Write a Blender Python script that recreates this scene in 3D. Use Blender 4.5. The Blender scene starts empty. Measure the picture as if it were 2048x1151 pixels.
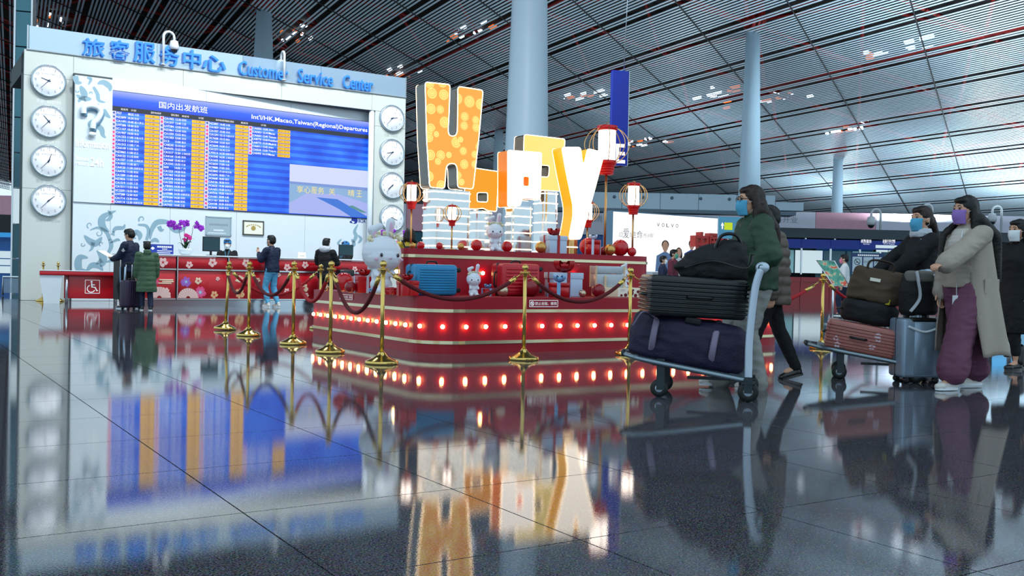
import bpy, bmesh, math, random
from mathutils import Vector, Matrix, noise
random.seed(7)
SC = bpy.context.scene
COL = SC.collection
# ---------------------------------------------------------------- camera
F, H, PITCH, ROLL = 1965.0, 0.87, -0.012, 0.0205
cam_d = bpy.data.cameras.new('camera'); cam = bpy.data.objects.new('camera', cam_d); COL.objects.link(cam)
cam_d.sensor_fit = 'HORIZONTAL'; cam_d.sensor_width = 36.0; cam_d.lens = 36.0 * F / 2048.0
cam_d.clip_start = 0.05; cam_d.clip_end = 2000
RM = Matrix.Rotation(math.pi / 2 + PITCH, 3, 'X') @ Matrix.Rotation(ROLL, 3, 'Z')
cam.matrix_world = Matrix.Translation((0, 0, H)) @ RM.to_4x4()
SC.camera = cam
# ---------------------------------------------------------------- world, exposure
w = bpy.data.worlds.new('daylight'); SC.world = w; w.use_nodes = True
bg = w.node_tree.nodes['Background']; bg.inputs[0].default_value = (0.66, 0.86, 1.0, 1); bg.inputs[1].default_value = 1.2
SC.view_settings.view_transform = 'Standard'; SC.view_settings.look = 'None'
SC.view_settings.gamma = 1.0; SC.view_settings.use_curve_mapping = False
SC.view_settings.exposure = 0.0
SC.cycles.max_bounces = 6; SC.cycles.diffuse_bounces = 3; SC.cycles.glossy_bounces = 4; SC.cycles.transmission_bounces = 4; SC.cycles.transparent_max_bounces = 8
# ---------------------------------------------------------------- layout helpers (real world metres)
CAM = Vector((0, 0, H))
E1 = Vector((.842, .539, 0)); E2 = Vector((-.539, .842, 0)); RZ = math.atan2(.539, .842)
def ray(px, py): return RM @ Vector(((px - 1024) / F, -(py - 575.5) / F, -1.0))
def G(px, py, z=0.0):
    d = ray(px, py); return CAM + d * ((z - H) / d.z)
def AT(px, py, Y):
    d = ray(px, py); return CAM + d * (Y / d.y)
def W(s, t, z=0.0): return E1 * s + E2 * t + Vector((0, 0, z))
def ST(v): return v.dot(E1), v.dot(E2)
class Plane:
    "vertical plane through origin O along horizontal direction u"
    def __init__(s, O, u): s.O = Vector(O); s.u = Vector(u).normalized(); s.n = Vector((-s.u.y, s.u.x, 0)); s.rz = math.atan2(s.u.y, s.u.x)
    def uv(s, px, py):
        d = ray(px, py); P = CAM + d * ((s.O - CAM).dot(s.n) / d.dot(s.n)); return (P - s.O).dot(s.u), P.z
    def loc(s, a, z=0, back=0): return s.O + s.u * a + s.n * back + Vector((0, 0, z))
def TP(t, s0=0): return Plane(W(s0, t), E1)
# ---------------------------------------------------------------- added hall lights
def area(name, loc, target, size, power, col=(1, 1, 1)):
    d = bpy.data.lights.new(name, 'AREA'); d.shape = 'DISK'; d.size = size; d.energy = power; d.color = col
    o = bpy.data.objects.new(name, d); COL.objects.link(o); o.location = loc
    o.rotation_euler = (Vector(target) - Vector(loc)).to_track_quat('-Z', 'Y').to_euler(); return o
# unseen floods added high up to brighten the service wall
for s_, p_ in ((5.0, 720), (9.5, 780), (13.0, 680)): area('added_wall_flood', W(s_, 20.0, 13.0), W(s_, 27.8, 3.2), 1.6, p_, (.93, .97, 1.0))
# bare uplights added above canopy height to brighten the slatted ceiling
for x_, y_, p_ in ((36, 58, 3000), (56, 88, 3400), (29, 70, 2300), (48, 104, 3000), (16, 108, 1700), (4, 84, 800), (62, 66, 3400), (-22, 96, 420), (-4, 140, 900), (30, 42, 1500), (58, 114, 2600), (42, 130, 2400), (78, 100, 2600)):
    area('added_uplight', (x_, y_, 5.4), (x_, y_, 30), 3.0, p_ * 1.5, (.72, .9, 1.0))
# ---------------------------------------------------------------- materials
def lin(c):
    if isinstance(c, str):
        c = [int(c[i:i + 2], 16) / 255 for i in (0, 2, 4)]
        c = [x / 12.92 if x <= .04045 else ((x + .055) / 1.055) ** 2.4 for x in c]
    return (c[0], c[1], c[2], 1)
MATS = {}
def mat(name, col, rough=.5, metal=0., emis=None, est=1., var=.06, vs=6., bump=0., bs=40., coat=0., alpha=1., trans=0., ior=1.45):
    if name in MATS: return MATS[name]
    m = bpy.data.materials.new(name); m.use_nodes = True; nt = m.node_tree; b = nt.nodes['Principled BSDF']
    c = lin(col)
    if var > 0:
        tc = nt.nodes.new('ShaderNodeTexCoord'); nz = nt.nodes.new('ShaderNodeTexNoise'); nz.inputs['Scale'].default_value = vs; nz.inputs['Detail'].default_value = 3
        nt.links.new(tc.outputs['Object'], nz.inputs['Vector'])
        mx = nt.nodes.new('ShaderNodeMix'); mx.data_type = 'RGBA'
        mx.inputs[6].default_value = tuple(x * (1 - var) for x in c[:3]) + (1,); mx.inputs[7].default_value = tuple(min(1, x * (1 + var)) for x in c[:3]) + (1,)
        nt.links.new(nz.outputs['Fac'], mx.inputs[0]); nt.links.new(mx.outputs[2], b.inputs['Base Color'])
        if bump > 0:
            n2 = nt.nodes.new('ShaderNodeTexNoise'); n2.inputs['Scale'].default_value = bs; n2.inputs['Detail'].default_value = 4
            nt.links.new(tc.outputs['Object'], n2.inputs['Vector'])
            bp = nt.nodes.new('ShaderNodeBump'); bp.inputs['Strength'].default_value = bump; bp.inputs['Distance'].default_value = .02
            nt.links.new(n2.outputs['Fac'], bp.inputs['Height']); nt.links.new(bp.outputs[0], b.inputs['Normal'])
    else: b.inputs['Base Color'].default_value = c
    b.inputs['Roughness'].default_value = rough; b.inputs['Metallic'].default_value = metal
    b.inputs['Coat Weight'].default_value = coat; b.inputs['Coat Roughness'].default_value = .08
    b.inputs['Alpha'].default_value = alpha; b.inputs['Transmission Weight'].default_value = trans; b.inputs['IOR'].default_value = ior
    if emis is not None:
        b.inputs['Emission Color'].default_value = lin(emis); b.inputs['Emission Strength'].default_value = est
    MATS[name] = m; return m
def glow(name, col, st): return mat(name, '101010', .6, emis=col, est=st, var=0)
# ---------------------------------------------------------------- mesh builder
TMP = bpy.data.scenes.new('tmp_eval')
def eval_mesh(o):
    TMP.collection.objects.link(o); vl = TMP.view_layers[0]; vl.update(); dg = vl.depsgraph
    me = bpy.data.meshes.new_from_object(o.evaluated_get(dg), depsgraph=dg)
    TMP.collection.objects.unlink(o); d = o.data; bpy.data.objects.remove(o)
    return me
TXT = {}
def text_geo(body, off=0., ext=0.):
    k = (body, off, ext)
    if k not in TXT:
        c = bpy.data.curves.new('txt', 'FONT'); c.body = body; c.offset = off; c.extrude = ext; c.resolution_u = 2; c.space_line = 1.0
        o = bpy.data.objects.new('txt', c); me = eval_mesh(o); bpy.data.curves.remove(c)
        TXT[k] = ([v.co.copy() for v in me.vertices], [tuple(p.vertices) for p in me.polygons]); bpy.data.meshes.remove(me)
    return TXT[k]
def outline_geo(loops, ext):
    "closed 2-D loops (holes allowed) -> solid of thickness 2*ext, in the XY plane"
    c = bpy.data.curves.new('o', 'CURVE'); c.dimensions = '2D'; c.fill_mode = 'BOTH' if ext else 'FRONT'; c.extrude = ext
    for L in loops:
        sp = c.splines.new('POLY'); sp.points.add(len(L) - 1); sp.use_cyclic_u = True
        for p, q in zip(sp.points, L): p.co = (q[0], q[1], 0, 1)
    o = bpy.data.objects.new('o', c); me = eval_mesh(o); bpy.data.curves.remove(c)
    r = ([v.co.copy() for v in me.vertices], [tuple(p.vertices) for p in me.polygons]); bpy.data.meshes.remove(me); return r
UP = lambda v: Vector((v[0], -v[2], v[1]))       # XY drawing -> upright XZ, facing -Y
def smooth_loop(L, r=.03, n=4):
    out = []; N = len(L)
    for i in range(N):
        p0, p, p1 = Vector(L[i - 1]), Vector(L[i]), Vector(L[(i + 1) % N])
        a = min(r, (p0 - p).length * .45); b = min(r, (p1 - p).length * .45)
        A = p + (p0 - p).normalized() * a; B = p + (p1 - p).normalized() * b
        for k in range(n + 1):
            t = k / n; out.append(tuple(A * (1 - t) ** 2 + p * 2 * t * (1 - t) + B * t * t))
    return out
class MB:
    def __init__(s): s.v = []; s.f = []; s.m = []; s.s = []
    def add(s, V, Fc, m=0, sm=False, M=None):
        b = len(s.v); s.v += [M @ Vector(v) for v in V] if M is not None else [Vector(v) for v in V]
        for f in Fc: s.f.append([i + b for i in f]); s.m.append(m); s.s.append(sm)
        return s
    def box(s, c, d, m=0, M=None):
        x, y, z = [k / 2 for k in d]
        V = [(c[0] + i * x, c[1] + j * y, c[2] + k * z) for k in (-1, 1) for j in (-1, 1) for i in (-1, 1)]
        return s.add(V, [(0, 2, 3, 1), (4, 5, 7, 6), (0, 1, 5, 4), (2, 6, 7, 3), (0, 4, 6, 2), (1, 3, 7, 5)], m, False, M)
    def rbox(s, c, d, r, m=0, M=None, seg=3, sm=True):
        bm = bmesh.new(); bmesh.ops.create_cube(bm, size=1, matrix=Matrix.Translation(c) @ Matrix.Diagonal((*d, 1)))
        bmesh.ops.bevel(bm, geom=bm.edges[:], offset=r, segments=seg, affect='EDGES', profile=.5)
        bm.verts.index_update(); s.add([v.co.copy() for v in bm.verts], [[v.index for v in f.verts] for f in bm.faces], m, sm, M); bm.free(); return s
    def tube(s, P, r, n=8, m=0, closed=False, M=None, flat=1.0):
        P = [Vector(p) for p in P]; N = len(P); R = r if isinstance(r, (list, tuple)) else [r] * N
        V = []; up = None
        for i, p in enumerate(P):
            if closed: t = P[(i + 1) % N] - P[i - 1]
            else: t = P[min(i + 1, N - 1)] - P[max(i - 1, 0)]
            t = t.normalized() if t.length > 1e-9 else Vector((0, 0, 1))
            if up is None: up = Vector((0, 0, 1)) if abs(t.z) < .9 else Vector((1, 0, 0))
            a = t.cross(up).normalized(); b2 = a.cross(t); up = b2
            for k in range(n):
                q = 2 * math.pi * k / n; V.append(p + (a * math.cos(q) + b2 * math.sin(q) * flat) * R[i])
        Fc = []
        for i in range(N if closed else N - 1):
            j = (i + 1) % N
            for k in range(n): Fc.append((i * n + k, i * n + (k + 1) % n, j * n + (k + 1) % n, j * n + k))
        if not closed: Fc += [tuple(range(n))[::-1], tuple((N - 1) * n + k for k in range(n))]
        return s.add(V, Fc, m, True, M)
    def lathe(s, prof, n=20, m=0, M=None, c=(0, 0, 0), sm=True):
        V = []; N = len(prof)
        for r, z in prof:
            for k in range(n):
                q = 2 * math.pi * k / n; V.append((c[0] + r * math.cos(q), c[1] + r * math.sin(q), c[2] + z))
        Fc = [(i * n + k, i * n + (k + 1) % n, (i + 1) * n + (k + 1) % n, (i + 1) * n + k) for i in range(N - 1) for k in range(n)]
        Fc += [tuple(range(n))[::-1], tuple((N - 1) * n + k for k in range(n))]
        return s.add(V, Fc, m, sm, M)
    def ball(s, c, r, m=0, n=16, M=None):
        R = r if isinstance(r, (tuple, list)) else (r, r, r); k = n // 2; V = []; Fc = []
        for i in range(k + 1):
            a = math.pi * i / k
            for j in range(n):
                q = 2 * math.pi * j / n; V.append((c[0] + R[0] * math.sin(a) * math.cos(q), c[1] + R[1] * math.sin(a) * math.sin(q), c[2] - R[2] * math.cos(a)))
        for i in range(k):
            for j in range(n): Fc.append((i * n + j, i * n + (j + 1) % n, (i + 1) * n + (j + 1) % n, (i + 1) * n + j))
        return s.add(V, Fc, m, True, M)
    def quad(s, a, b, c, d, m=0): return s.add([a, b, c, d], [(0, 1, 2, 3)], m)
    def text(s, body, x0, x1, z0, z1, y=0., m=0, off=0., ext=0., M=None, fit=True):
        V, Fc = text_geo(body, off, ext)
        if not V: return s
        ax, bx = min(v.x for v in V), max(v.x for v in V); az, bz = min(v.y for v in V), max(v.y for v in V)
        sx = (x1 - x0) / (bx - ax); sz = (z1 - z0) / max(bz - az, 1e-6)
        if not fit: sx = min(sx, sz); sz = sx
        return s.add([(x0 + (v.x - ax) * sx, y - v.z, z0 + (v.y - az) * sz) for v in V], Fc, m, False, M)
    def plate(s, loops, ext, y=0., m=0, M=None):
        "upright solid from XZ loops, facing -Y, centred on y"
        V, Fc = outline_geo(loops, ext); return s.add([(v.x, y - v.z, v.y) for v in V], Fc, m, False, M)
    def ribbon(s, P, wd, y=0., m=0):
        "flat tapered band in the XZ plane"
        N = len(P); P = [Vector((p[0], p[1])) for p in P]; V = []
        for i, p in enumerate(P):
            t = (P[min(i + 1, N - 1)] - P[max(i - 1, 0)]).normalized(); nn = Vector((-t.y, t.x)) * wd[i] * .5
            for q in (p + nn, p - nn): V.append((q.x, y, q.y))
        return s.add(V, [(2 * i, 2 * i + 1, 2 * i + 3, 2 * i + 2) for i in range(N - 1)], m)
    def mesh(s, name, mats):
        me = bpy.data.meshes.new(name); me.from_pydata([tuple(v) for v in s.v], [], s.f)
        for m in (mats if isinstance(mats, (list, tuple)) else [mats]): me.materials.append(m)
        me.polygons.foreach_set('material_index', s.m); me.polygons.foreach_set('use_smooth', s.s); me.update(); return me
    def build(s, name, mats, parent=None, **kw): return link(name, s.mesh(name, mats), parent, **kw)
def link(name, me, parent=None, loc=None, rz=None, label=None, cat=None, group=None, kind=None, M=None):
    o = bpy.data.objects.new(name, me); COL.objects.link(o)
    if parent: o.parent = parent
    if M is not None: o.matrix_local = M
    if loc is not None: o.location = loc
    if rz is not None: o.rotation_euler = (0, 0, rz)
    tag(o, label, cat, group, kind); return o
def tag(o, label=None, cat=None, group=None, kind=None):
    if label: o['label'] = label
    if cat: o['category'] = cat
    if group: o['group'] = group
    if kind: o['kind'] = kind
    return o
def thing(name, label, cat, loc=(0, 0, 0), rz=0, group=None, scale=None, kind=None):
    o = link(name, None, None, loc, rz, label, cat, group, kind); o.empty_display_size = .1
    if scale: o.scale = (scale,) * 3
    return o
def dup(root, loc, rz=None, label=None, group=None, scale=None):
    r = root.copy(); COL.objects.link(r); r.location = loc
    if rz is not None: r.rotation_euler = (0, 0, rz)
    if label: r['label'] = label
    if group: r['group'] = group
    if scale: r.scale = (scale,) * 3
    for ch in list(root.children):
        c = ch.copy(); COL.objects.link(c); c.parent = r
        for g in ch.children:
            d = g.copy(); COL.objects.link(d); d.parent = c
    return r
def bez(P, n=8):
    "smooth open curve through points (Catmull-Rom)"
    P = [Vector(p) for p in P]; Q = [P[0]] + P + [P[-1]]; out = []
    for i in range(1, len(Q) - 2):
        for k in range(n):
            t = k / n; a, b, c, d = Q[i - 1], Q[i], Q[i + 1], Q[i + 2]
            out.append(.5 * ((2 * b) + (c - a) * t + (2 * a - 5 * b + 4 * c - d) * t * t + (3 * b - a - 3 * c + d) * t ** 3))
    out.append(P[-1]); return out
# ================================================================ FLOOR
def floor_material():
    m = bpy.data.materials.new('polished_granite'); m.use_nodes = True; nt = m.node_tree; b = nt.nodes['Principled BSDF']
    ge = nt.nodes.new('ShaderNodeNewGeometry')
    n1 = nt.nodes.new('ShaderNodeTexNoise'); n1.inputs['Scale'].default_value = 150; n1.inputs['Detail'].default_value = 2
    n2 = nt.nodes.new('ShaderNodeTexVoronoi'); n2.inputs['Scale'].default_value = 95
    r1 = nt.nodes.new('ShaderNodeValToRGB'); r1.color_ramp.elements[0].position = .4; r1.color_ramp.elements[1].position = .6
    r1.color_ramp.elements[0].color = (.006, .008, .014, 1); r1.color_ramp.elements[1].color = (.2, .19, .22, 1)
    mx = nt.nodes.new('ShaderNodeMix'); mx.data_type = 'RGBA'; mx.blend_type = 'MULTIPLY'; mx.inputs[0].default_value = .5
    for n in (n1, n2): nt.links.new(ge.outputs['Position'], n.inputs['Vector'])
    nt.links.new(n1.outputs['Fac'], r1.inputs[0]); nt.links.new(r1.outputs[0], mx.inputs[6]); nt.links.new(n2.outputs['Color'], mx.inputs[7])
    nt.links.new(mx.outputs[2], b.inputs['Base Color'])
    # polished face with a faint orange-peel
    n3 = nt.nodes.new('ShaderNodeTexNoise'); n3.inputs['Scale'].default_value = 160; nt.links.new(ge.outputs['Position'], n3.inputs['Vector'])
    bp = nt.nodes.new('ShaderNodeBump'); bp.inputs['Strength'].default_value = .014; bp.inputs['Distance'].default_value = .004
    nt.links.new(n3.outputs['Fac'], bp.inputs['Height']); nt.links.new(bp.outputs[0], b.inputs['Normal'])
    b.inputs['Roughness'].default_value = .03; b.inputs['IOR'].default_value = 1.7
    return m
M_FLOOR = floor_material(); M_GROUT = mat('dark_grout', '15171b', .8, var=0)
fl = MB(); fl.quad((-400, -120, -.012), (400, -120, -.012), (400, 600, -.012), (-400, 600, -.012)); FLOOR = fl.build('floor', M_GROUT, kind='structure')
P1, P2, O1, O2 = .86, .87, 1.10, 2.61
ts = MB(); hx, hy = P1 / 2 - .003, P2 / 2 - .003
ts.box((0, 0, -.005), (2 * hx, 2 * hy, .01)); SLAB = ts.mesh('slab', M_FLOOR)
cells = []
for i in range(-24, 52):
    for j in range(-6, 50):
        c = W(O1 + (i + .5) * P1, O2 + (j + .5) * P2)
        vis = False
        if c.y > .8:
            q = RM.transposed() @ (c - CAM); px = 1024 + F * q.x / -q.z; py = 575.5 - F * q.y / -q.z
            vis = -150 < px < 2200 and py < 1260
        cells.append((0 if vis else 1, c.y if vis else 0, c))
cells.sort(key=lambda a: (a[0], a[1])); rest = MB()
for k, (nv, _, c) in enumerate(cells):
    M = Matrix.Translation(c) @ Matrix.Rotation(RZ, 4, 'Z')
    if k < 290: link('slab', SLAB, FLOOR, M=M)
    else: rest.box((0, 0, -.005), (2 * hx, 2 * hy, .01), M=M)
s0, s1, t0, t1 = O1 - 24 * P1, O1 + 52 * P1, O2 - 6 * P2, O2 + 50 * P2
for a in ((-500, s0, -500, 700), (s1, 700, -500, 700), (s0, s1, -500, t0), (s0, s1, t1, 700)):
    rest.quad(W(a[0], a[2]), W(a[1], a[2]), W(a[1], a[3]), W(a[0], a[3]))
rest.build('slab_field', M_FLOOR, FLOOR, kind='stuff')
# ================================================================ CEILING
PA = Vector((-.4535, .891, 0)); QB = Vector((.891, .4535, 0))
def CZ(q): return 29.47 - .16 * q
def CP(p, q, dz=0): return PA * p + QB * q + Vector((0, 0, CZ(q) + dz))
M_SLAT = mat('ceiling_slat_grey', 'b4c6d2', .45, .0, var=.04); M_DECK = mat('roof_deck_dark', '120809', .9, var=.3, vs=.2)
M_TRUSS = mat('roof_truss_red', '8c1410', .6, var=.2, vs=1)
PM0, PM1, Q0, Q1 = 8, 420, -14, 122
cd = MB(); a, b2, c, d = CP(PM0, Q0, 3.4), CP(PM1, Q0, 3.4), CP(PM1, Q1 + 18, 3.4), CP(PM0, Q1 + 18, 3.4)
cd.add([a, b2, c, d] + [v + Vector((0, 0, .4)) for v in (a, b2, c, d)], [(0, 1, 2, 3), (7, 6, 5, 4), (0, 4, 5, 1), (1, 5, 6, 2), (2, 6, 7, 3), (3, 7, 4, 0)])
CEIL = cd.build('ceiling', M_DECK, kind='structure')
NSEG = 64; rzs = math.atan2(PA.y, PA.x) - math.pi / 2
def slat_mesh(q):
    V = []; L = PM1 - PM0; R = Matrix.Translation(CP((PM0 + PM1) / 2, q)) @ Matrix.Rotation(rzs, 4, 'Z') @ Matrix.Rotation(.159, 4, 'Y')
    for k in range(NSEG + 1):
        y = -L / 2 + L * k / NSEG; V += [R @ Vector(v) for v in ((-.095, y, -.015), (.095, y, -.015), (.095, y, .015), (-.095, y, .015))]
    Fc = [(4 * k + i, 4 * k + (i + 1) % 4, 4 * k + 4 + (i + 1) % 4, 4 * k + 4 + i) for k in range(NSEG) for i in range(4)] + [(3, 2, 1, 0), tuple(4 * NSEG + i for i in range(4))]
    return MB().add(V, Fc).mesh('slat', M_SLAT)
SP = .375; ns = 0
q = Q0; i = 0
while q < Q1:
    if i % 17 not in (0, 3):
        link('slat', slat_mesh(q), CEIL); ns += 1
    q += SP if (i % 17 not in (0, 3)) else SP * 1.15
    i += 1
# panel joints: dark gaps put in as thin black bars under the slats, at about 55 degrees to them
M_GAP = mat('ceiling_gap_black', '0b0d10', .7, var=0)
dc = Vector((.473, .881, 0)); dcp, dcq = dc.dot(PA), dc.dot(QB)
for k in range(-22, 42):
    p0 = 10.2 * k; L = []
    qa, qb = Q0, Q1
    A = (p0 + (qa / dcq) * dcp, qa); B = (p0 + (qb / dcq) * dcp, qb)
    if max(A[0], B[0]) < PM0 or min(A[0], B[0]) > PM1: continue
    def clip(P, Q):
        (p, q), (r, t) = P, Q
        for lo in (PM0, PM1):
            if (p < lo) == (lo == PM0) and p != r and ((p < lo) if lo == PM0 else (p > lo)):
                f = (lo - p) / (r - p); p, q = lo, q + (t - q) * f
        return p, q
    A2, B2 = clip(A, B), clip(B, A)
    if abs(A2[1] - B2[1]) < 2: continue
    MB().tube([CP(A2[0] + (B2[0] - A2[0]) * f / 20, A2[1] + (B2[1] - A2[1]) * f / 20, -.08) for f in range(21)], .055, 4).build('gap_bar', M_GAP, CEIL)
# red space frame above the slats
tr = MB(); rnd = random.Random(3)
for kp in range(0, 33):
    for kq in range(0, 11):
        p, q = PM0 + 6 + kp * 12.2, Q0 + 4 + kq * 12.6
        A = CP(p, q, .9)
        for (dp, dq, dz) in ((12.2, 0, .9), (0, 12.6, .9), (6.1, 6.3, 2.9), (6.1, -6.3, 2.9), (-6.1, 6.3, 2.9), (-6.1, -6.3, 2.9)):
            if PM0 < p + dp < PM1 and Q0 < q + dq < Q1: tr.tube([A, CP(p + dp, q + dq, dz)], .17, 5)
tr.build('space_frame', M_TRUSS, CEIL)
# skylights: glowing panes for daylight; orange panels paint glints of skylit red structure
M_SKY = glow('skylight_daylight', 'e8f2ff', 7.0); M_GLINT = mat('painted_glint_orange', 'e0581c', .5, emis='ff7a28', est=.9, var=.1)
sky = [(95, 38), (590, 62), (958, 62), (800, 150), (1180, 190), (1450, 188), (1290, 286), (1690, 262), (1800, 98), (30, 330), (1550, 198), (60, 260)]
for k, (px, py) in enumerate(sky):
    d = ray(px, py); tt = (29.47 + 2.9 - H) / (d.z + .16 * d.dot(QB)); P = CAM + d * tt
    p, q = P.dot(PA), P.dot(QB)
    if k > 9: p, q = p, q
    r = thing('window_%d' % (k + 1), None, None, (0, 0, 0), kind='structure')
    rr = random.Random(k); g = MB()
    for j in range(11):
        a, b2 = rr.gauss(0, 2.8), rr.gauss(0, .9); l, wd = rr.uniform(.35, 1.5), rr.uniform(.15, .4)
        g = MB(); g.add([CP(p + a, q + b2, 2.95), CP(p + a + l, q + b2, 2.95), CP(p + a + l, q + b2 + wd, 2.95), CP(p + a, q + b2 + wd, 2.95)] + [CP(p + a, q + b2, 3.15), CP(p + a + l, q + b2, 3.15), CP(p + a + l, q + b2 + wd, 3.15), CP(p + a, q + b2 + wd, 3.15)], [(0, 1, 2, 3), (7, 6, 5, 4), (0, 4, 5, 1), (1, 5, 6, 2), (2, 6, 7, 3), (3, 7, 4, 0)])
        g.build('pane' if j % 3 else 'glint_panel', M_SKY if j % 3 else M_GLINT, r)
# ================================================================ COLUMNS
M_COLM = mat('column_pale_blue', 'b9d2e2', .42, var=.03, vs=1)
def column(px, Y, label, top=None, k=1.0):
    P = AT(px, 500, Y); X = P.x; q = Vector((X, Y, 0)).dot(QB); zt = CZ(q) + (.3 if top is None else 0)
    r = lambda z: (1.08 - .0255 * z) * k
    t = thing('column', label, 'column', (X, Y, 0), kind='structure')
    g = MB(); g.lathe([(r(0), 0), (r(0), .02), (r(zt * .33), zt * .33), (r(zt * .66), zt * .66), (r(zt), zt)], 40); g.build('shaft', M_COLM, t)
    g = MB(); g.lathe([(r(zt) * 1.05, zt - .02), (r(zt) * 1.9, zt + .5), (r(zt) * 1.9, zt + .7), (r(zt) * .6, zt + 5)], 24); g.build('capital', M_TRUSS, t)
    return t
column(1049, 42, 'thick pale blue column rising behind the lit letters')
column(1496, 80, 'pale blue column rising from behind the woman in the green jacket')
column(1672, 117, 'thin far pale blue column above the check-in canopy', k=.78)
column(520, 96, 'far pale column standing behind the glass fascia of the service wall', k=1.75)
column(993, 132, 'thin distant column right behind the thick central column')
# ================================================================ SERVICE WALL (left)
TW = 27.8; PW = TP(TW)
M_BEIGE = mat('wall_panel_beige', 'cdd3cd', .38, var=.03, vs=1.2); M_WHITE = mat('wall_panel_white', 'dfeaf0', .3, var=.02, vs=1, coat=.2)
M_BACKING = mat('wall_backing_dark', '4a5254', .8, var=0)
WL = thing('wall_left', None, None, W(0, TW), RZ, kind='structure')
bk = MB(); bk.box((3.53, .36, 3.2), (1.14, .6, 6.38)); bk.box((13.2, 1.55, 3.2), (1.0, 3, 6.38)); bk.box((8.33, 1.55, 6.1), (10.74, 3, .5)); bk.build('wall_core', M_BACKING, WL)
def panel(par, x0, x1, z0, z1, m, y=0, th=.06, gap=.006, nm='panel'):
    g = MB(); g.rbox(((x0 + x1) / 2, y + th / 2, (z0 + z1) / 2), (x1 - x0 - gap, th, z1 - z0 - gap), .004, seg=1, sm=False); return g.build(nm, m, par)
for z0, z1 in ((0, 2.86), (2.86, 5.73), (5.73, 6.38)): panel(WL, 2.95, 4.11, z0, z1, M_BEIGE)
for z0, z1 in ((0, 2.35), (2.35, 5.4), (5.4, 5.86)): panel(WL, 12.68, 13.71, z0, z1, M_BEIGE)
for x0, x1 in ((4.11, 6.9), (6.9, 9.7), (9.7, 12.56), (12.56, 13.71)): panel(WL, x0, x1, 5.86, 6.38, M_BEIGE)
g = MB(); g.lathe([(.085, 0), (.085, 5.86)], 24, c=(12.6, .1, 0)); g.build('edge_column', M_WHITE, WL)
# white back panel, turned a little
a4 = math.radians(4); UB = E1 * math.cos(a4) + E2 * math.sin(a4); PB = Plane(W(4.115, TW - .22), UB)
WB = thing('wall_back', None, None, PB.O, PB.rz, kind='structure')
uv = PB.uv
xl = uv(223, 300)[0]; xr = uv(741, 300)[0]; zmid = 2.56
g = MB(); g.box((xr / 2 + .1, .19, 2.95), (xr + .2, .2, 5.9)); g.build('wall_core', M_BACKING, WB)
seam = [0, xl, uv(340, 450)[0], uv(473, 450)[0], uv(610, 450)[0], xr + .2]
for x0, x1 in zip(seam, seam[1:]): panel(WB, x0, x1, 0, zmid, M_WHITE)
panel(WB, 0, xl, zmid, 5.83, M_WHITE, y=-.04, th=.1)
top = [xl, uv(413, 190)[0], uv(582, 205)[0], xr + .2]
for x0, x1 in zip(top, top[1:]): panel(WB, x0, x1, 5.56, 5.9, M_WHITE)
panel(WB, xl, xr + .2, zmid, 5.56, M_WHITE, y=.03)
# ornaments (flat grey-blue scrolls printed on the panel)
M_ORN = mat('ornament_grey_blue', '8fb0bf', .35, var=.08, vs=3)
def scroll(par, pts, w0, w1, mid=None, y=None, m=M_ORN, nm='ornament'):
    y = (-.043 if pts[0][1] < 410 else -.004) if y is None else y
    P = bez([uv(*p) for p in pts], 6) if True else pts
    P = [(p[0], p[1]) for p in P]; N = len(P); k = 1 / 68.0
    wd = []
    for i in range(N):
        t = i / (N - 1); wv = (w0 + (w1 - w0) * t) if mid is None else (w0 * (1 - t) ** 2 + 2 * mid * 2 * t * (1 - t) * .5 + w1 * t * t + mid * 2 * t * (1 - t) * .5)
        wd.append(max(.004, wv * k))
    g = MB(); g.ribbon(P, wd, y, 0); return g
bez2 = bez
def bez(P, n=8):
    P = [Vector((p[0], p[1], p[2] if len(p) > 2 else 0)) for p in P]; return bez2(P, n)
def spiral(cx, cy, r, a0, turns, n=14):
    return [(cx + r * (1 - .8 * k / n) * math.cos(a0 + turns * 2 * math.pi * k / n), cy + r * (1 - .8 * k / n) * math.sin(a0 + turns * 2 * math.pi * k / n)) for k in range(n + 1)]
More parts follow.
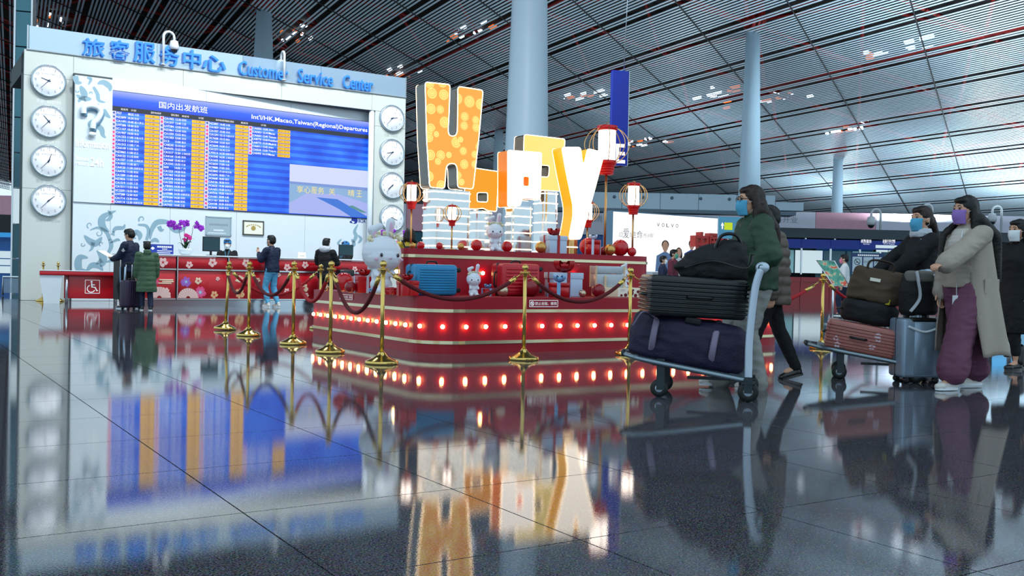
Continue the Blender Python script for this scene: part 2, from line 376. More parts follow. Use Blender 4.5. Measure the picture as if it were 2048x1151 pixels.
strokes = [([(232, 421), (208, 432), (203, 444), (208, 456), (218, 463)], 1, 2, 16), ([(216, 420), (222, 430), (218, 438), (211, 440)], 1, 1, 8), (spiral(180, 450, 7, 2, .8), 2, 1, None),
    ([(180, 460), (196, 455), (212, 463), (220, 480)], 1, 6, 5), ([(220, 478), (222, 494), (212, 512)], 6, 2, 7), (spiral(197, 466, 8, -1, .9), 2, 1, None), ([(168, 470), (180, 482), (192, 486), (204, 474)], 1, 2, 15),
    ([(186, 484), (184, 496), (178, 502)], 8, 1, None), (spiral(165, 488, 5, 0, .8), 2, 1, None), (spiral(203, 487, 5, 2, .8), 2, 1, None), ([(225, 464), (232, 456), (246, 455), (250, 448)], 3, 1, 8), ([(225, 470), (228, 462)], 8, 2, None),
    ([(220, 486), (234, 479), (240, 481)], 1, 1, 6), ([(194, 500), (204, 510), (206, 522), (202, 533)], 2, 2, 17), ([(204, 520), (192, 528)], 10, 2, None), ([(176, 515), (160, 514), (156, 528), (160, 540), (174, 541)], 2, 3, 15), ([(174, 541), (184, 530), (198, 532), (206, 541)], 3, 1, 12),
    ([(212, 524), (222, 521), (230, 524)], 1, 1, 5), (spiral(284, 438, 7, 2.5, .85), 3, 1, None), ([(276, 449), (292, 451), (297, 462), (293, 480)], 3, 5, 5), ([(300, 478), (303, 460), (313, 445), (330, 443), (350, 448)], 2, 4, 11), ([(318, 452), (322, 460), (328, 458)], 8, 1, 5), ([(340, 450), (352, 460), (366, 457), (374, 448)], 10, 1, 9),
    ([(266, 470), (272, 464), (280, 470), (278, 480)], 3, 1, 12), ([(300, 484), (310, 479), (318, 484)], 1, 1, 9), ([(272, 476), (262, 474), (258, 468)], 2, 1, 4),
    ([(150, 152), (153, 164), (163, 166)], 9, 1, 8), ([(173, 156), (181, 158), (176, 170)], 2, 1, 6), ([(194, 168), (206, 165), (218, 173), (219, 183)], 1, 1, 13), ([(160, 172), (167, 186), (170, 196)], 2, 3, 14), ([(152, 190), (162, 196), (176, 198), (182, 198)], 2, 1, 10),
    ([(156, 204), (163, 197), (172, 203)], 3, 2, 6), (spiral(153, 182, 4, 0, .8), 2, 1, None), (spiral(182, 187, 4, 3, .7), 2, 1, None), ([(186, 174), (194, 188), (197, 201), (210, 205)], 4, 1, 7), ([(206, 219), (211, 228), (220, 236)], 6, 1, 9),
    ([(193, 252), (202, 258), (205, 270), (211, 276)], 9, 1, 8), ([(184, 240), (178, 248), (182, 256)], 2, 2, 7), ([(196, 208), (194, 211)], 5, 2, None),
    ([(716, 448), (709, 462), (712, 472), (706, 485)], 1, 5, 9), ([(703, 478), (708, 488), (700, 492)], 2, 2, 10), ([(716, 470), (722, 478), (716, 486)], 1, 1, 8), ([(683, 478), (676, 486), (682, 492)], 2, 2, 5), ([(660, 600), (664, 590)], 2, 1, None)]
for st in strokes: scroll(WB, *st).build('ornament', M_ORN, WB)
# raised question mark and lettering on the panel
M_QM = mat('question_mark_white', 'e8f2f6', .2, coat=.6, var=0); M_LET = mat('lettering_white', 'f2f8fa', .5, emis='ffffff', est=.25, var=0)
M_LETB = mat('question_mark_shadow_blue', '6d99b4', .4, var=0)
g = MB(); qm = [(165, 228), (166, 216), (178, 212), (193, 216), (199, 226), (192, 240), (185, 247), (183, 258)]
Q = [Vector((uv(*p)[0], -.11, uv(*p)[1])) for p in qm]; Q = bez2(Q, 8); g.tube(Q, .075, 10); g.ball((uv(183, 269)[0], -.11, uv(183, 269)[1]), (.1, .06, .06)); g.build('question_mark', M_QM, WB)
g = MB(); g.tube([q + Vector((.03, .05, -.05)) for q in Q], .08, 8); g.build('question_mark_shade', M_LETB, WB)  # offset blue copy models the question mark's shadow
def ptext(par, body, x0, y0, x1, y1, m, nm='lettering', uvf=None, y=-.055, off=.01, ext=0.):
    f = uvf or uv; a, b, c, d = f(x0, y0), f(x0, y1), f(x1, y0), f(x1, y1)
    dz = (c[1] - a[1]); g = MB(); g.text(body, a[0], c[0], (b[1] + d[1]) / 2, (a[1] + c[1]) / 2, y, 0, off, ext); return g.build(nm, m, par)
ptext(WB, 'Information', 151, 281, 218, 296, M_LET); ptext(WB, 'Business', 151, 313, 176, 321, M_LET, off=0); ptext(WB, 'Hours', 151, 323, 176, 331, M_LET, off=0); ptext(WB, '24h', 180, 316, 206, 333, M_LET)
M_NAVY = mat('print_navy', '1a2f8f', .4, var=0)
ptext(WB, 'BCIA', 717, 438, 731, 445, M_NAVY, y=-.006, off=.02)
g = MB(); cx, cz = uv(709, 440); g.plate([[(cx + .11 * math.cos(a * .2618), cz + .11 * math.sin(a * .2618)) for a in range(24)], [(cx - .08 + .09 * math.cos(a * .2618), cz - .06 + .035 * math.sin(a * .2618)) for a in range(24)]], 0, -.006); g.build('emblem', M_NAVY, WB)
# city names under the clocks
M_CITY = mat('city_lettering_pale', 'e9eeee', .4, emis='ffffff', est=.15, var=0); M_CITYG = mat('city_lettering_grey', 'b7bfbb', .4, var=0)
for (tx, x0, x1, y0, y1, m) in (('北京  BEIJING', 72, 122, 199, 208, M_CITY), ('东京  TOKYO', 74, 120, 279, 287, M_CITY), ('悉尼  SYDNEY', 72, 120, 359, 366, M_CITYG), ('伦敦  LONDON', 72, 120, 438, 444, M_CITYG),
    ('巴黎  PARIS', 769, 795, 268, 274, M_CITYG), ('纽约  NEW YORK', 762, 804, 336, 343, M_CITY), ('洛杉矶  LOS ANGELES', 760, 806, 401, 408, M_CITY)):
    ptext(WL, tx, x0, y0, x1, y1, m, uvf=PW.uv, y=-.004, off=0)
# ================================================================ FASCIA SIGN above the wall
M_GLASS = mat('fascia_glass', 'c8dae4', .06, .75, var=.05, vs=.6, bump=.25, bs=1.3)
M_CLEAR = mat('fascia_clear_glass', 'a9c6dc', .04, .0, alpha=.45, var=.03, coat=1.0)
M_SIGNB = mat('sign_blue', '2f7cd0', .35, emis='2a7be0', est=.35, var=.03); M_STEEL = mat('brushed_steel', 'b8c0c6', .28, .95, var=.05)
FS = thing('fascia_sign', 'long glass fascia with raised blue Customer Service Center lettering on top of service wall', 'sign', W(0, TW - .05, 6.385), RZ)
pv = lambda px, py: PW.uv(px, py)
edges = [3.06, 6.2, 8.55, 10.9, 13.67]
for k, (x0, x1) in enumerate(zip(edges, edges[1:])):
    g = MB(); g.box(((x0 + x1) / 2, .06, .3), (x1 - x0 - .012, .025, .6)); g.build('glass_pane', M_GLASS if k < 2 else M_CLEAR, FS)
for x in (3.03, 13.69): g = MB(); g.box((x, .06, .3), (.03, .06, .62)); g.build('end_post', M_STEEL, FS)
g = MB(); g.box((8.36, .06, .0), (10.7, .1, .03)); g.build('base_rail', M_STEEL, FS)
chars = [('旅', 164, 208, 79, 116), ('客', 219, 257.5, 82, 122), ('服', 267, 309, 86, 129), ('务', 319, 357, 93, 134), ('中', 365, 400, 101, 140), ('心', 404, 450, 112, 146)]
for ch, x0, x1, y0, y1 in chars:
    a, b = pv(x0, y0), pv(x1, y1); g = MB(); zc = (pv((x0 + x1) / 2, y0)[1] - 6.385, pv((x0 + x1) / 2, y1)[1] - 6.385)
    g.text(ch, a[0], b[0], max(.015, zc[1]), zc[0], -.03, 0, .012, .05); g.build('character', M_SIGNB, FS)
for wd, x0, x1 in (('Customer', 476, 574), ('Service', 594, 664), ('Center', 684, 744)):
    a, b = pv(x0, 150)[0], pv(x1, 150)[0]; g = MB(); g.text(wd, a, b, .02, .43, -.03, 0, .008, .04); g.build('word', M_SIGNB, FS)
# ================================================================ surveillance cameras on arched poles
M_CCTV = mat('cctv_white', 'd4dade', .35, var=.02); M_DOME = mat('cctv_dome_black', '15181c', .08, var=0, coat=1)
def cctv(loc, rz, hgt, label, k=1.0, two=False, group=None):
    t = thing('surveillance_camera', label, 'camera', loc, rz, group); r = .035 * k
    arc = [(0, 0, 0), (0, 0, hgt)] + [(.14 * k * (1 - math.cos(a)), 0, hgt + .14 * k * math.sin(a)) for a in [i * math.pi / 8 for i in range(1, 9)]] + [(.28 * k, 0, hgt - .08 * k)]
    MB().tube(arc, r, 8).build('pole', M_CCTV, t); MB().lathe([(.07 * k, 0), (.07 * k, .02), (.04 * k, .03)], 12).build('base_plate', M_CCTV, t)
    g = MB(); g.lathe([(.12 * k, hgt - .33 * k), (.13 * k, hgt - .24 * k), (.1 * k, hgt - .1 * k), (.04 * k, hgt - .07 * k)], 16, c=(.28 * k, 0, 0)); h = g.build('housing', M_CCTV, t)
    g = MB(); g.ball((.28 * k, 0, hgt - .33 * k), .1 * k, 0, 14); g.build('dome', M_DOME, h); return t
P = PW.uv(325, 92); cctv(W(P[0], TW - .12, 6.385 + .015), RZ, .78, 'white dome camera on arched pole above the large blue characters')
P = PW.uv(566, 130); cctv(W(P[0], TW - .12, 6.385 + .015), RZ + math.pi / 2, .72, 'white dome camera on arched pole above the word Customer')
# ================================================================ WALL CLOCKS
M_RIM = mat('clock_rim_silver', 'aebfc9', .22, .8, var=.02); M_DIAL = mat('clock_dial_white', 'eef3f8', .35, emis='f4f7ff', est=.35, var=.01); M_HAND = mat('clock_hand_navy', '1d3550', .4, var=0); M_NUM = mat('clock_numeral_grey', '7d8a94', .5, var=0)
def clock(s, z, hr, mn, label, R=.42):
    t = thing('wall_clock', label, 'clock', W(s, TW - .002, z), RZ, 'round wall clocks of the service wall')
    X = Matrix.Rotation(math.pi / 2, 4, 'X')
    MB().lathe([(R * .86, 0), (R, 0), (R, .05), (R * .97, .09), (R * .93, .1), (R * .9, .085), (R * .9, .02), (R * .86, .02)], 44, M=X).build('rim', M_RIM, t)
    d = MB().lathe([(R * .91, .012), (R * .91, .05)], 44, M=X).build('dial', M_DIAL, t)
    g = MB()
    for i in range(1, 13):
        a = math.radians(90 - 30 * i); x, zz = R * .73 * math.cos(a), R * .73 * math.sin(a); wd = (.016 if i == 1 else .042) if i < 10 else .07
        g.text(str(i), x - wd / 2, x + wd / 2, zz - .036, zz + .036, -.053)
    g.build('numerals', M_NUM, d, kind='stuff')
    g = MB(); g.text('LONGINES', -.16, .16, R * .36, R * .45, -.053); g.build('maker_name', M_HAND, d)
    def hand(ang, L, wd, nm, y):
        a = math.radians(90 - ang); u = Vector((math.cos(a), 0, math.sin(a))); n = Vector((-u.z, 0, u.x)) * wd
        g = MB(); p0, p1 = u * -.05, u * L; V = [p0 + n, p0 - n, p1 - n * .5, p1 + n * .5]
        g.add([v + Vector((0, y, 0)) for v in V] + [v + Vector((0, y + .006, 0)) for v in V], [(0, 1, 2, 3), (7, 6, 5, 4), (0, 4, 5, 1), (1, 5, 6, 2), (2, 6, 7, 3), (3, 7, 4, 0)]); g.build(nm, M_HAND, t)
    hand(hr * 30 + mn * .5, R * .45, .014, 'hour_hand', -.066); hand(mn * 6, R * .68, .009, 'minute_hand', -.076)
    MB().lathe([(.022, .05), (.022, .085)], 12, M=X).build('hub', M_HAND, t)
for k, (y, hr, tx) in enumerate(((162, 9, 'above the city name BEIJING'), (243, 10, 'above the city name TOKYO'), (322, 12, 'above the city name SYDNEY'), (401, 1, 'lowest on the same pillar as the BEIJING clock'))):
    s, z = PW.uv(97, y); clock(s, z, hr, 37, 'round white wall clock ' + tx)
for k, (y, hr, tx) in enumerate(((237, 2, 'topmost on the narrow pillar past the departure board'), (305, 8, 'second from top on the pillar past the departure board'), (371, 7, 'third from top on the pillar past the departure board'), (436, 3, 'lowest on its pillar, half hidden by a rabbit ear'))):
    s, z = PW.uv(783, y); clock(s, z, hr, 37, 'round white wall clock ' + tx)
# ================================================================ DEPARTURE BOARD
BX = lambda px: uv(px, 300)[0]
x0, x1, zb, zt = BX(222.5), BX(737.5), 2.575, 5.545; BWd, BHt = x1 - x0, zt - zb
DB = thing('departure_board', 'huge blue electronic flight departure board with yellow columns on white wall', 'display', PB.loc(x0, zb, -.022), PB.rz)
M_BLK = mat('screen_bezel_navy', '0b1c4a', .4, var=0)
MB().box((BWd / 2, .02, BHt / 2), (BWd + .02, .06, BHt + .02)).build('bezel', M_BLK, DB)
def screen_mat():
    m = bpy.data.materials.new('screen_blue_rows'); m.use_nodes = True; nt = m.node_tree; b = nt.nodes['Principled BSDF']
    tc = nt.nodes.new('ShaderNodeTexCoord'); sp = nt.nodes.new('ShaderNodeSeparateXYZ'); nt.links.new(tc.outputs['Object'], sp.inputs[0])
    wv = nt.nodes.new('ShaderNodeMath'); wv.operation = 'MULTIPLY'; wv.inputs[1].default_value = 24 / (BHt * .823) ; nt.links.new(sp.outputs['Z'], wv.inputs[0])
    md = nt.nodes.new('ShaderNodeMath'); md.operation = 'PINGPONG'; md.inputs[1].default_value = 1; nt.links.new(wv.outputs[0], md.inputs[0])
    gt = nt.nodes.new('ShaderNodeMath'); gt.operation = 'GREATER_THAN'; gt.inputs[1].default_value = .5; nt.links.new(md.outputs[0], gt.inputs[0])
    nz = nt.nodes.new('ShaderNodeTexNoise'); nz.inputs['Scale'].default_value = 1.1; nt.links.new(tc.outputs['Object'], nz.inputs['Vector'])
    ad = nt.nodes.new('ShaderNodeMath'); ad.operation = 'MULTIPLY_ADD'; ad.inputs[1].default_value = .28; nt.links.new(gt.outputs[0], ad.inputs[0]); nt.links.new(nz.outputs['Fac'], ad.inputs[2])
    rp = nt.nodes.new('ShaderNodeValToRGB'); nt.links.new(ad.outputs[0], rp.inputs[0])
    rp.color_ramp.elements[0].color = lin('0a2fae'); rp.color_ramp.elements[0].position = .3; rp.color_ramp.elements[1].color = lin('3a84ec'); rp.color_ramp.elements[1].position = 1
    e = rp.color_ramp.elements.new(.62); e.color = lin('1450d8')
    nt.links.new(rp.outputs[0], b.inputs['Emission Color']); b.inputs['Emission Strength'].default_value = 1.35; b.inputs['Base Color'].default_value = (.01, .02, .05, 1); b.inputs['Roughness'].default_value = .4
    return m
def header_mat():
    m = bpy.data.materials.new('screen_header_blue'); m.use_nodes = True; nt = m.node_tree; b = nt.nodes['Principled BSDF']
    tc = nt.nodes.new('ShaderNodeTexCoord'); sp = nt.nodes.new('ShaderNodeSeparateXYZ'); nt.links.new(tc.outputs['Object'], sp.inputs[0])
    mr = nt.nodes.new('ShaderNodeMapRange'); mr.inputs[1].default_value = BHt * .865; mr.inputs[2].default_value = BHt; nt.links.new(sp.outputs['Z'], mr.inputs[0])
    rp = nt.nodes.new('ShaderNodeValToRGB'); nt.links.new(mr.outputs[0], rp.inputs[0]); rp.color_ramp.elements[0].color = lin('0a3ad0'); rp.color_ramp.elements[1].color = lin('9aa6f4')
    e = rp.color_ramp.elements.new(.5); e.color = lin('1c5af2')
    nt.links.new(rp.outputs[0], b.inputs['Emission Color']); b.inputs['Emission Strength'].default_value = 1.1; b.inputs['Base Color'].default_value = (.01, .02, .05, 1); return m
YS = -.012
zh, zr = BHt * .865, BHt * .823
MB().quad((0, YS, 0), (BWd, YS, 0), (BWd, YS, zr), (0, YS, zr)).build('screen', screen_mat(), DB)
MB().quad((0, YS, zh), (BWd, YS, zh), (BWd, YS, BHt), (0, YS, BHt)).build('header_band', header_mat(), DB)
MB().quad((0, YS, zr), (BWd, YS, zr), (BWd, YS, zh), (0, YS, zh)).build('column_heading_band', glow('screen_heading_dark', '2a3340', .9), DB)
M_SW = glow('screen_white', 'ffffff', 1.25); M_SY = glow('screen_yellow', 'ffc81e', 1.05); M_SP = glow('screen_pink', 'ee3f8f', 1.1); M_SL = glow('screen_logo_white', 'e8e4f6', 1.05); M_SK = glow('screen_dark', '5a4a10', .5); M_SB = glow('screen_logo_blue', '4a6fc0', 1.0)
bx = lambda px: BX(px) - x0
g = MB(); g.text('国内出发航班', bx(316), bx(413), BHt * .893, BHt * .955, YS - .004, 0, .004); g.build('heading_text', M_SW, DB)
g = MB(); g.text("Int'l/HK,Macao,Taiwan(Regional)Departures", bx(501), bx(733), BHt * .882, BHt * .938, YS - .004, 0, .014); g.build('heading_text', M_SW, DB)
c1 = '国航|NZ3899 10:30 西安|CA1491 10:40 遵义茅台|LH7286 10:40 南京|SC1157 10:45 珠海|CA1907 10:50 珠海|CA1253 11:00 乌鲁木齐|CA1313 11:00 深圳|CA1315 11:00 广州|CA4149 11:00 重庆|NZ3865 11:00 武汉|CA4122 11:15 昆明|CA1557 11:30 上海虹桥|CA1833 11:30 厦门|CA4120 11:30 成都双流|CA4192 11:35 贵阳|CA1589 11:40 威海|NZ3836 11:55 兰州|CA1319 11:55 三亚|CA1511 11:55 南昌|SC2201 12:25 福州|LH7288 12:30 西安|CA1714 12:30 杭州|CA4114 12:30 成都双流'.replace('国航', '757    08:55 大阪')
c2 = 'CA1402 12:30 昆明|CA1377 12:40 三亚|LH7384 12:50 哈尔滨|NZ3861 12:55 沈阳|CA1559 12:55 烟台|CA1303 13:00 深圳|313    13:00 重庆|CA8230 13:10 临沂|ZH9470 13:25 昆明|CA1517 13:30 上海虹桥|CA4164 13:45 贵阳|CA3668 13:45 南宁|CA1541 13:55 宁波|309    14:00 广州|CA1323 14:20 珠海|CA1463 14:25 贵阳|LH7278 14:30 西安|CA1355 14:30 海口|LY8301 14:30 杭州|CA1871 14:35 厦门|LH7088 14:30 成都双流|KY9104 14:30 深圳|CA1473 14:40 昆明|UA7432 14:45 三亚'
c3 = 'NZ3807 14:45 长春|CA1859 14:50 福州|CA1357 15:00 深圳|CA1291 15:15 乌鲁木齐|SC7608 15:15 烟台|CA1544 15:50 温州|AC6644 16:00 武汉|CA1271 16:10 兰州|LY9313 16:20 成都双流|CA1545 16:30 上海虹桥|CA1603 16:30 长春|AC6654 17:00 大连|SC9888 17:00 深圳|NZ3843 17:10 哈尔滨|AC6694 18:00 广州|AC6668 18:00 重庆|CA4126 18:30 杭州|AC6632 19:30 成都双流|CA1651 19:30 牡丹江|UA7516 19:55 乌鲁木齐|CA1661 20:00 长春|SC1161 20:00 青岛|CA4108 20:30 成都双流|AC6646 20:30 武汉'
c4 = 'CA0503 12:00 Jeju|CA0453 12:10 Macau|CA0601 12:40 Taiwan|LA8775 13:00 Frankfurt|LA8773 15:30 Madrid|CA6011 13:45 Jeju|CA0535 13:50 Taipei|CA0493 16:10 Macau'
rh = zr / 24
for tx, lx, tx0, yx0, yx1 in ((c1, 222.5, 231, 288, 317), (c2, 318, 327, 382, 408), (c3, 409, 417.5, 469, 495), (c4, 496, 504, 554, 579)):
    rows = tx.split('|'); gw, gy, gl, gp, gd, gb = MB(), MB(), MB(), MB(), MB(), MB()
    for i, rw in enumerate(rows):
        zc = zr - (i + .5) * rh; hh = rh * .5; parts = rw.split()
        xt = bx(tx0); full = bx(yx0) - xt
        for p, f0, f1 in zip(parts, (.0, .4, .63), (.34, .6, .62 + .085 * max(2, len(parts[2]) * (1 if ord(parts[2][0]) > 255 else .62)))):
            if len(p) == 3 and p.isdigit(): f1 = .18
            gw.text(p, xt + full * f0, xt + full * min(f1, .99), zc - hh * .58, zc + hh * .58, YS - .004, 0, .012 if ord(p[0]) < 255 else .0)
        a, b = bx(yx0), bx(yx1); gy.quad((a, YS - .003, zc - rh * .41), (b, YS - .003, zc - rh * .41), (b, YS - .003, zc + rh * .41), (a, YS - .003, zc + rh * .41))
        m = (a + b) / 2; gd.text('1-8' if tx is not c4 else 'E01-E12', m - (.06 if tx is not c4 else .16), m + (.06 if tx is not c4 else .16), zc - hh * .35, zc + hh * .35, YS - .005)
        a, b = bx(lx), bx(tx0) - .012; gl.quad((a, YS - .003, zc - rh * .48), (b, YS - .003, zc - rh * .48), (b, YS - .003, zc + rh * .48), (a, YS - .003, zc + rh * .48))
        m = (a + b) / 2; r = (b - a) * .38; q = gp if parts[0].startswith('CA') else gb
        q.add([(m + r * (.5 + .5 * abs(math.sin(1.5 * k * .5236))) * math.cos(k * .5236), YS - .005, zc + r * .9 * math.sin(k * .5236)) for k in range(12)], [tuple(range(12))])
    gl.build('airline_logo_strip', M_SL, DB, kind='stuff'); gw.build('flight_text', M_SW, DB, kind='stuff'); gy.build('status_cells', M_SY, DB, kind='stuff'); gd.build('status_text', M_SK, DB, kind='stuff')
    if gp.v: gp.build('airline_logos', M_SP, DB, kind='stuff')
    if gb.v: gb.build('airline_logos', M_SB, DB, kind='stuff')
g = MB()
for k in range(10):
    px = (240, 260, 300, 340, 362, 395, 430, 450, 480, 520)[k]
    g.text(('航班号', '计划', '目的地/经停', '值机/登机')[k % 4], bx(px), bx(px + (14, 10, 20, 16)[k % 4]), zr + .035, zh - .035, YS - .004)
g.build('column_heading_text', M_SW, DB, kind='stuff')
# picture inset: hazy aerial view of the airport with yellow characters
ix0, ix1 = bx(579), bx(736); iz1 = BHt * (1 - .5); 
z_a = uv(579, 328)[1] - zb; z_b = 0.02
I = lambda u_, v_: (ix0 + (ix1 - ix0) * u_, z_b + (z_a - z_b) * v_)
def ipoly(P, y, m, nm): MB().add([(I(*p)[0], YS - y, I(*p)[1]) for p in P], [tuple(range(len(P)))]).build(nm, m, DB)
ipoly([(0, 0), (1, 0), (1, 1), (0, 1)], .003, glow('inset_haze', 'd3dcfb', 1.0), 'inset_picture')
ipoly([(0, 0), (1, 0), (1, .64), (0, .64)], .004, glow('inset_land', 'a9b4f0', 1.0), 'inset_land'); ipoly([(0, .2), (.2, .42), (.6, .46), (1, .3), (1, .62), (0, .62)], .005, glow('inset_city', '90b6e0', .95), 'inset_city')
ipoly([(0, .6), (1, .57), (1, .64), (0, .65)], .006, glow('inset_horizon', '7f9cdc', .95), 'inset_skyline'); ipoly([(.33, .36), (.6, .35), (1, .02), (1, .0), (.78, 0), (.62, .15)], .006, glow('inset_road', '3f77d8', 1.0), 'inset_road'); ipoly([(.74, .22), (.8, .24), (1, .1), (.92, .1)], .007, glow('inset_green', '5f9a9c', .9), 'inset_verge')
M_INY = glow('inset_yellow', 'f0dc8c', 1.05)
for ch, u0, u1 in (('享', .09, .17), ('心', .18, .26), ('服', .27, .34), ('务', .35, .43), ('关', .49, .57), ('晴', .74, .82), ('王', .85, .92)):
    A, B = I(u0, .43), I(u1, .57); g = MB(); g.text(ch, A[0], B[0], A[1], B[1], YS - .009, 0, .004); g.build('inset_character', M_INY, DB)
# ================================================================ plaque and certificate on the wall
M_PLQ = mat('plaque_grey', 'a9bcc4', .25, .4, var=.03); M_PAPER = mat('paper_cream', 'f4f2e2', .6, var=.02); M_FRAME = mat('frame_dark_metal', '5c5a4c', .35, .6, var=.02); M_GOLDP = mat('print_gold', 'b49a50', .5, var=0); M_GREYP = mat('print_grey', '8796a0', .5, var=0)
def hung(nm, lb, cat, xa, xb, ya, yb, fm, pm, th):
    a, b = uv(xa, (ya + yb) / 2), uv(xb, (ya + yb) / 2); zt_, zb_ = uv((xa + xb) / 2, ya)[1], uv((xa + xb) / 2, yb)[1]; wd, ht = b[0] - a[0], zt_ - zb_
    t = thing(nm, lb, cat, PB.loc((a[0] + b[0]) / 2, zb_, -.003 - .02), PB.rz)
    g = MB(); f = .03
    for c, d in (((0, 0, f / 2), (wd, .04, f)), ((0, 0, ht - f / 2), (wd, .04, f)), ((-wd / 2 + f / 2, 0, ht / 2), (f, .04, ht)), ((wd / 2 - f / 2, 0, ht / 2), (f, .04, ht))): g.box(c, d)
    g.build('frame', fm, t); MB().box((0, .005, ht / 2), (wd - .02, .02, ht - .02)).build('plate', pm, t); return t, wd, ht
t, wd, ht = hung('wall_plaque', 'grey glass plaque hanging below the departure board near the orchid', 'plaque', 411, 462, 433, 471, M_PLQ, M_PLQ, .02)
g = MB(); [g.box((-wd * .33 + wd * .66 * q / 8, -.0065, ht * .58), (.042, .004, .05)) for q in range(9)]; g.build('print', M_GREYP, t, kind='stuff'); g = MB(); g.box((0, -.007, ht * .28), (wd * .4, .004, .04)); g.box((-.05, -.007, ht * .13), (wd * .7, .004, .025)); g.build('bright_strip', M_WHITE, t)
t, wd, ht = hung('certificate_frame', 'cream certificate in a dark frame on the white wall', 'certificate', 485, 527, 441, 470, M_FRAME, M_PAPER, .02)
g = MB(); [g.box((wd * .34 * math.cos(q), -.0065, ht * (.5 + .22 * math.sin(q))), (.035, .004, .03)) for q in [.35 + .3 * i for i in range(9)]]; g.plate([[(.07 * math.cos(k * .5236) , ht * .48 + .07 * math.sin(k * .5236)) for k in range(12)]], 0, -.008); g.build('print', M_GOLDP, t, kind='stuff')
# ================================================================ SERVICE COUNTER
TC = 23.6; PC = TP(TC); cu = PC.uv
M_CRED = mat('counter_red', 'c01020', .3, var=.06, vs=2, coat=.3); M_TRIM = mat('trim_steel', 'cfd4d8', .25, .9, var=.03); M_TOP = mat('worktop_white', 'e6edf2', .25, var=.02, coat=.3)
M_KICK = mat('kick_steel', 'b9c4cc', .18, 1.0, var=.05); M_DARK = mat('interior_dark', '1c1f24', .7, var=0)
M_F = {'cream': mat('blossom_cream', 'f0d3b4', .5, var=.05), 'white': mat('blossom_white_pink', 'f3c9c4', .5, var=.05), 'purple': mat('blossom_purple', 'a45fc0', .5, var=.08), 'blue': mat('blossom_blue', '9ad0ea', .5, var=.05), 'pink': mat('blossom_pink', 'e84f86', .5, var=.08), 'red': mat('blossom_red', 'c3222f', .5, var=0), 'fan': mat('fan_pale', 'efc6bf', .5, var=.05), 'orange': mat('blossom_orange', 'eab583', .5, var=.05)}
def blossom(par, x, z, r, y, n=5, pet='white', core='red', rim=None, th=.004):
    def loop(R, dep): return [(x + R * (1 - dep + dep * abs(math.sin(n * k * math.pi / 48 / 1.0 * .5))) * math.cos(k * math.pi / 24 + .3), z + R * (1 - dep + dep * abs(math.sin(n * k * math.pi / 48))) * math.sin(k * math.pi / 24 + .3)) for k in range(48)]
    mats = [M_F[rim or pet], M_F[pet], M_F[core]]
    g = MB(); g.plate([loop(r, .38)], th / 2, y - th / 2, 0); g.plate([loop(r * .86, .42)], th / 2, y - th, 1)
    g.plate([[(x + r * .2 * math.cos(k * .5236), z + r * .2 * math.sin(k * .5236)) for k in range(12)]], th / 2, y - th * 1.5, 2)
    for k in range(n):
        a = 2 * math.pi * (k + .5) / n + .3 + math.pi / n; g.ribbon([(x + r * .2 * math.cos(a), z + r * .2 * math.sin(a)), (x + r * .58 * math.cos(a), z + r * .58 * math.sin(a))], [r * .05, r * .03], y - th * 2.1, 2)
    return g.build('blossom', mats, par)
def fan(par, x, z, r, y):
    g = MB()
    for k in range(12):
        a0, a1 = math.pi * (k + .05) / 12, math.pi * (k + .95) / 12
        g.plate([[(x + r * .2 * math.cos(a0), z + r * .2 * math.sin(a0)), (x + r * math.cos(a0), z + r * math.sin(a0)), (x + r * math.cos(a1), z + r * math.sin(a1)), (x + r * .2 * math.cos(a1), z + r * .2 * math.sin(a1))]], .002, y - .002)
    return g.build('fan_motif', M_F['fan'], par)
seams = [cu(240, 560)[0], cu(353, 560)[0], cu(455, 560)[0], cu(549, 560)[0], cu(640, 560)[0], cu(735, 560)[0]]
secs = []; names = ['with the pink fan next to the accessible desk', 'with purple flowers under the orchid', 'below the monitor and certificate', 'beside the man in jeans', 'behind the stanchions near the big rabbit']
for k, (a, b) in enumerate(zip(seams, seams[1:])):
    t = thing('counter_unit', 'red floral counter front ' + names[k], 'counter', W(a, TC), RZ, 'units of the red service counter'); wd = b - a; secs.append((t, a, b))
    MB().box((wd / 2, .4, .66), (wd - .01, .78, 1.02)).build('carcass', M_DARK, t)
    MB().rbox((wd / 2, -.005, .515), (wd - .05, .03, .65), .006, seg=1).build('front_panel', M_CRED, t); MB().rbox((wd / 2, -.02, 1.03), (wd - .05, .05, .28), .006, seg=1).build('upper_panel', M_CRED, t)
    MB().box((wd / 2, -.015, .87), (wd - .03, .06, .035)).build('mid_trim', M_TRIM, t); MB().box((wd / 2, -.01, .175), (wd - .03, .05, .03)).build('lower_trim', M_TRIM, t)
    g = MB(); g.box((.012, -.02, .67), (.022, .07, 1.02)); g.build('side_trim', M_TRIM, t); MB().box((wd / 2, .06, .08), (wd, .02, .16)).build('kick_plate', M_KICK, t)
sx0, sx1 = seams[0], seams[-1]
wt = MB(); wt.rbox(((sx0 + sx1) / 2, .38, 1.2), (sx1 - sx0 + .04, .9, .03), .008); WT = wt.build('service_worktop', M_TOP, loc=W(0, TC), rz=RZ, label='long white worktop running over the red service counter', cat='worktop')
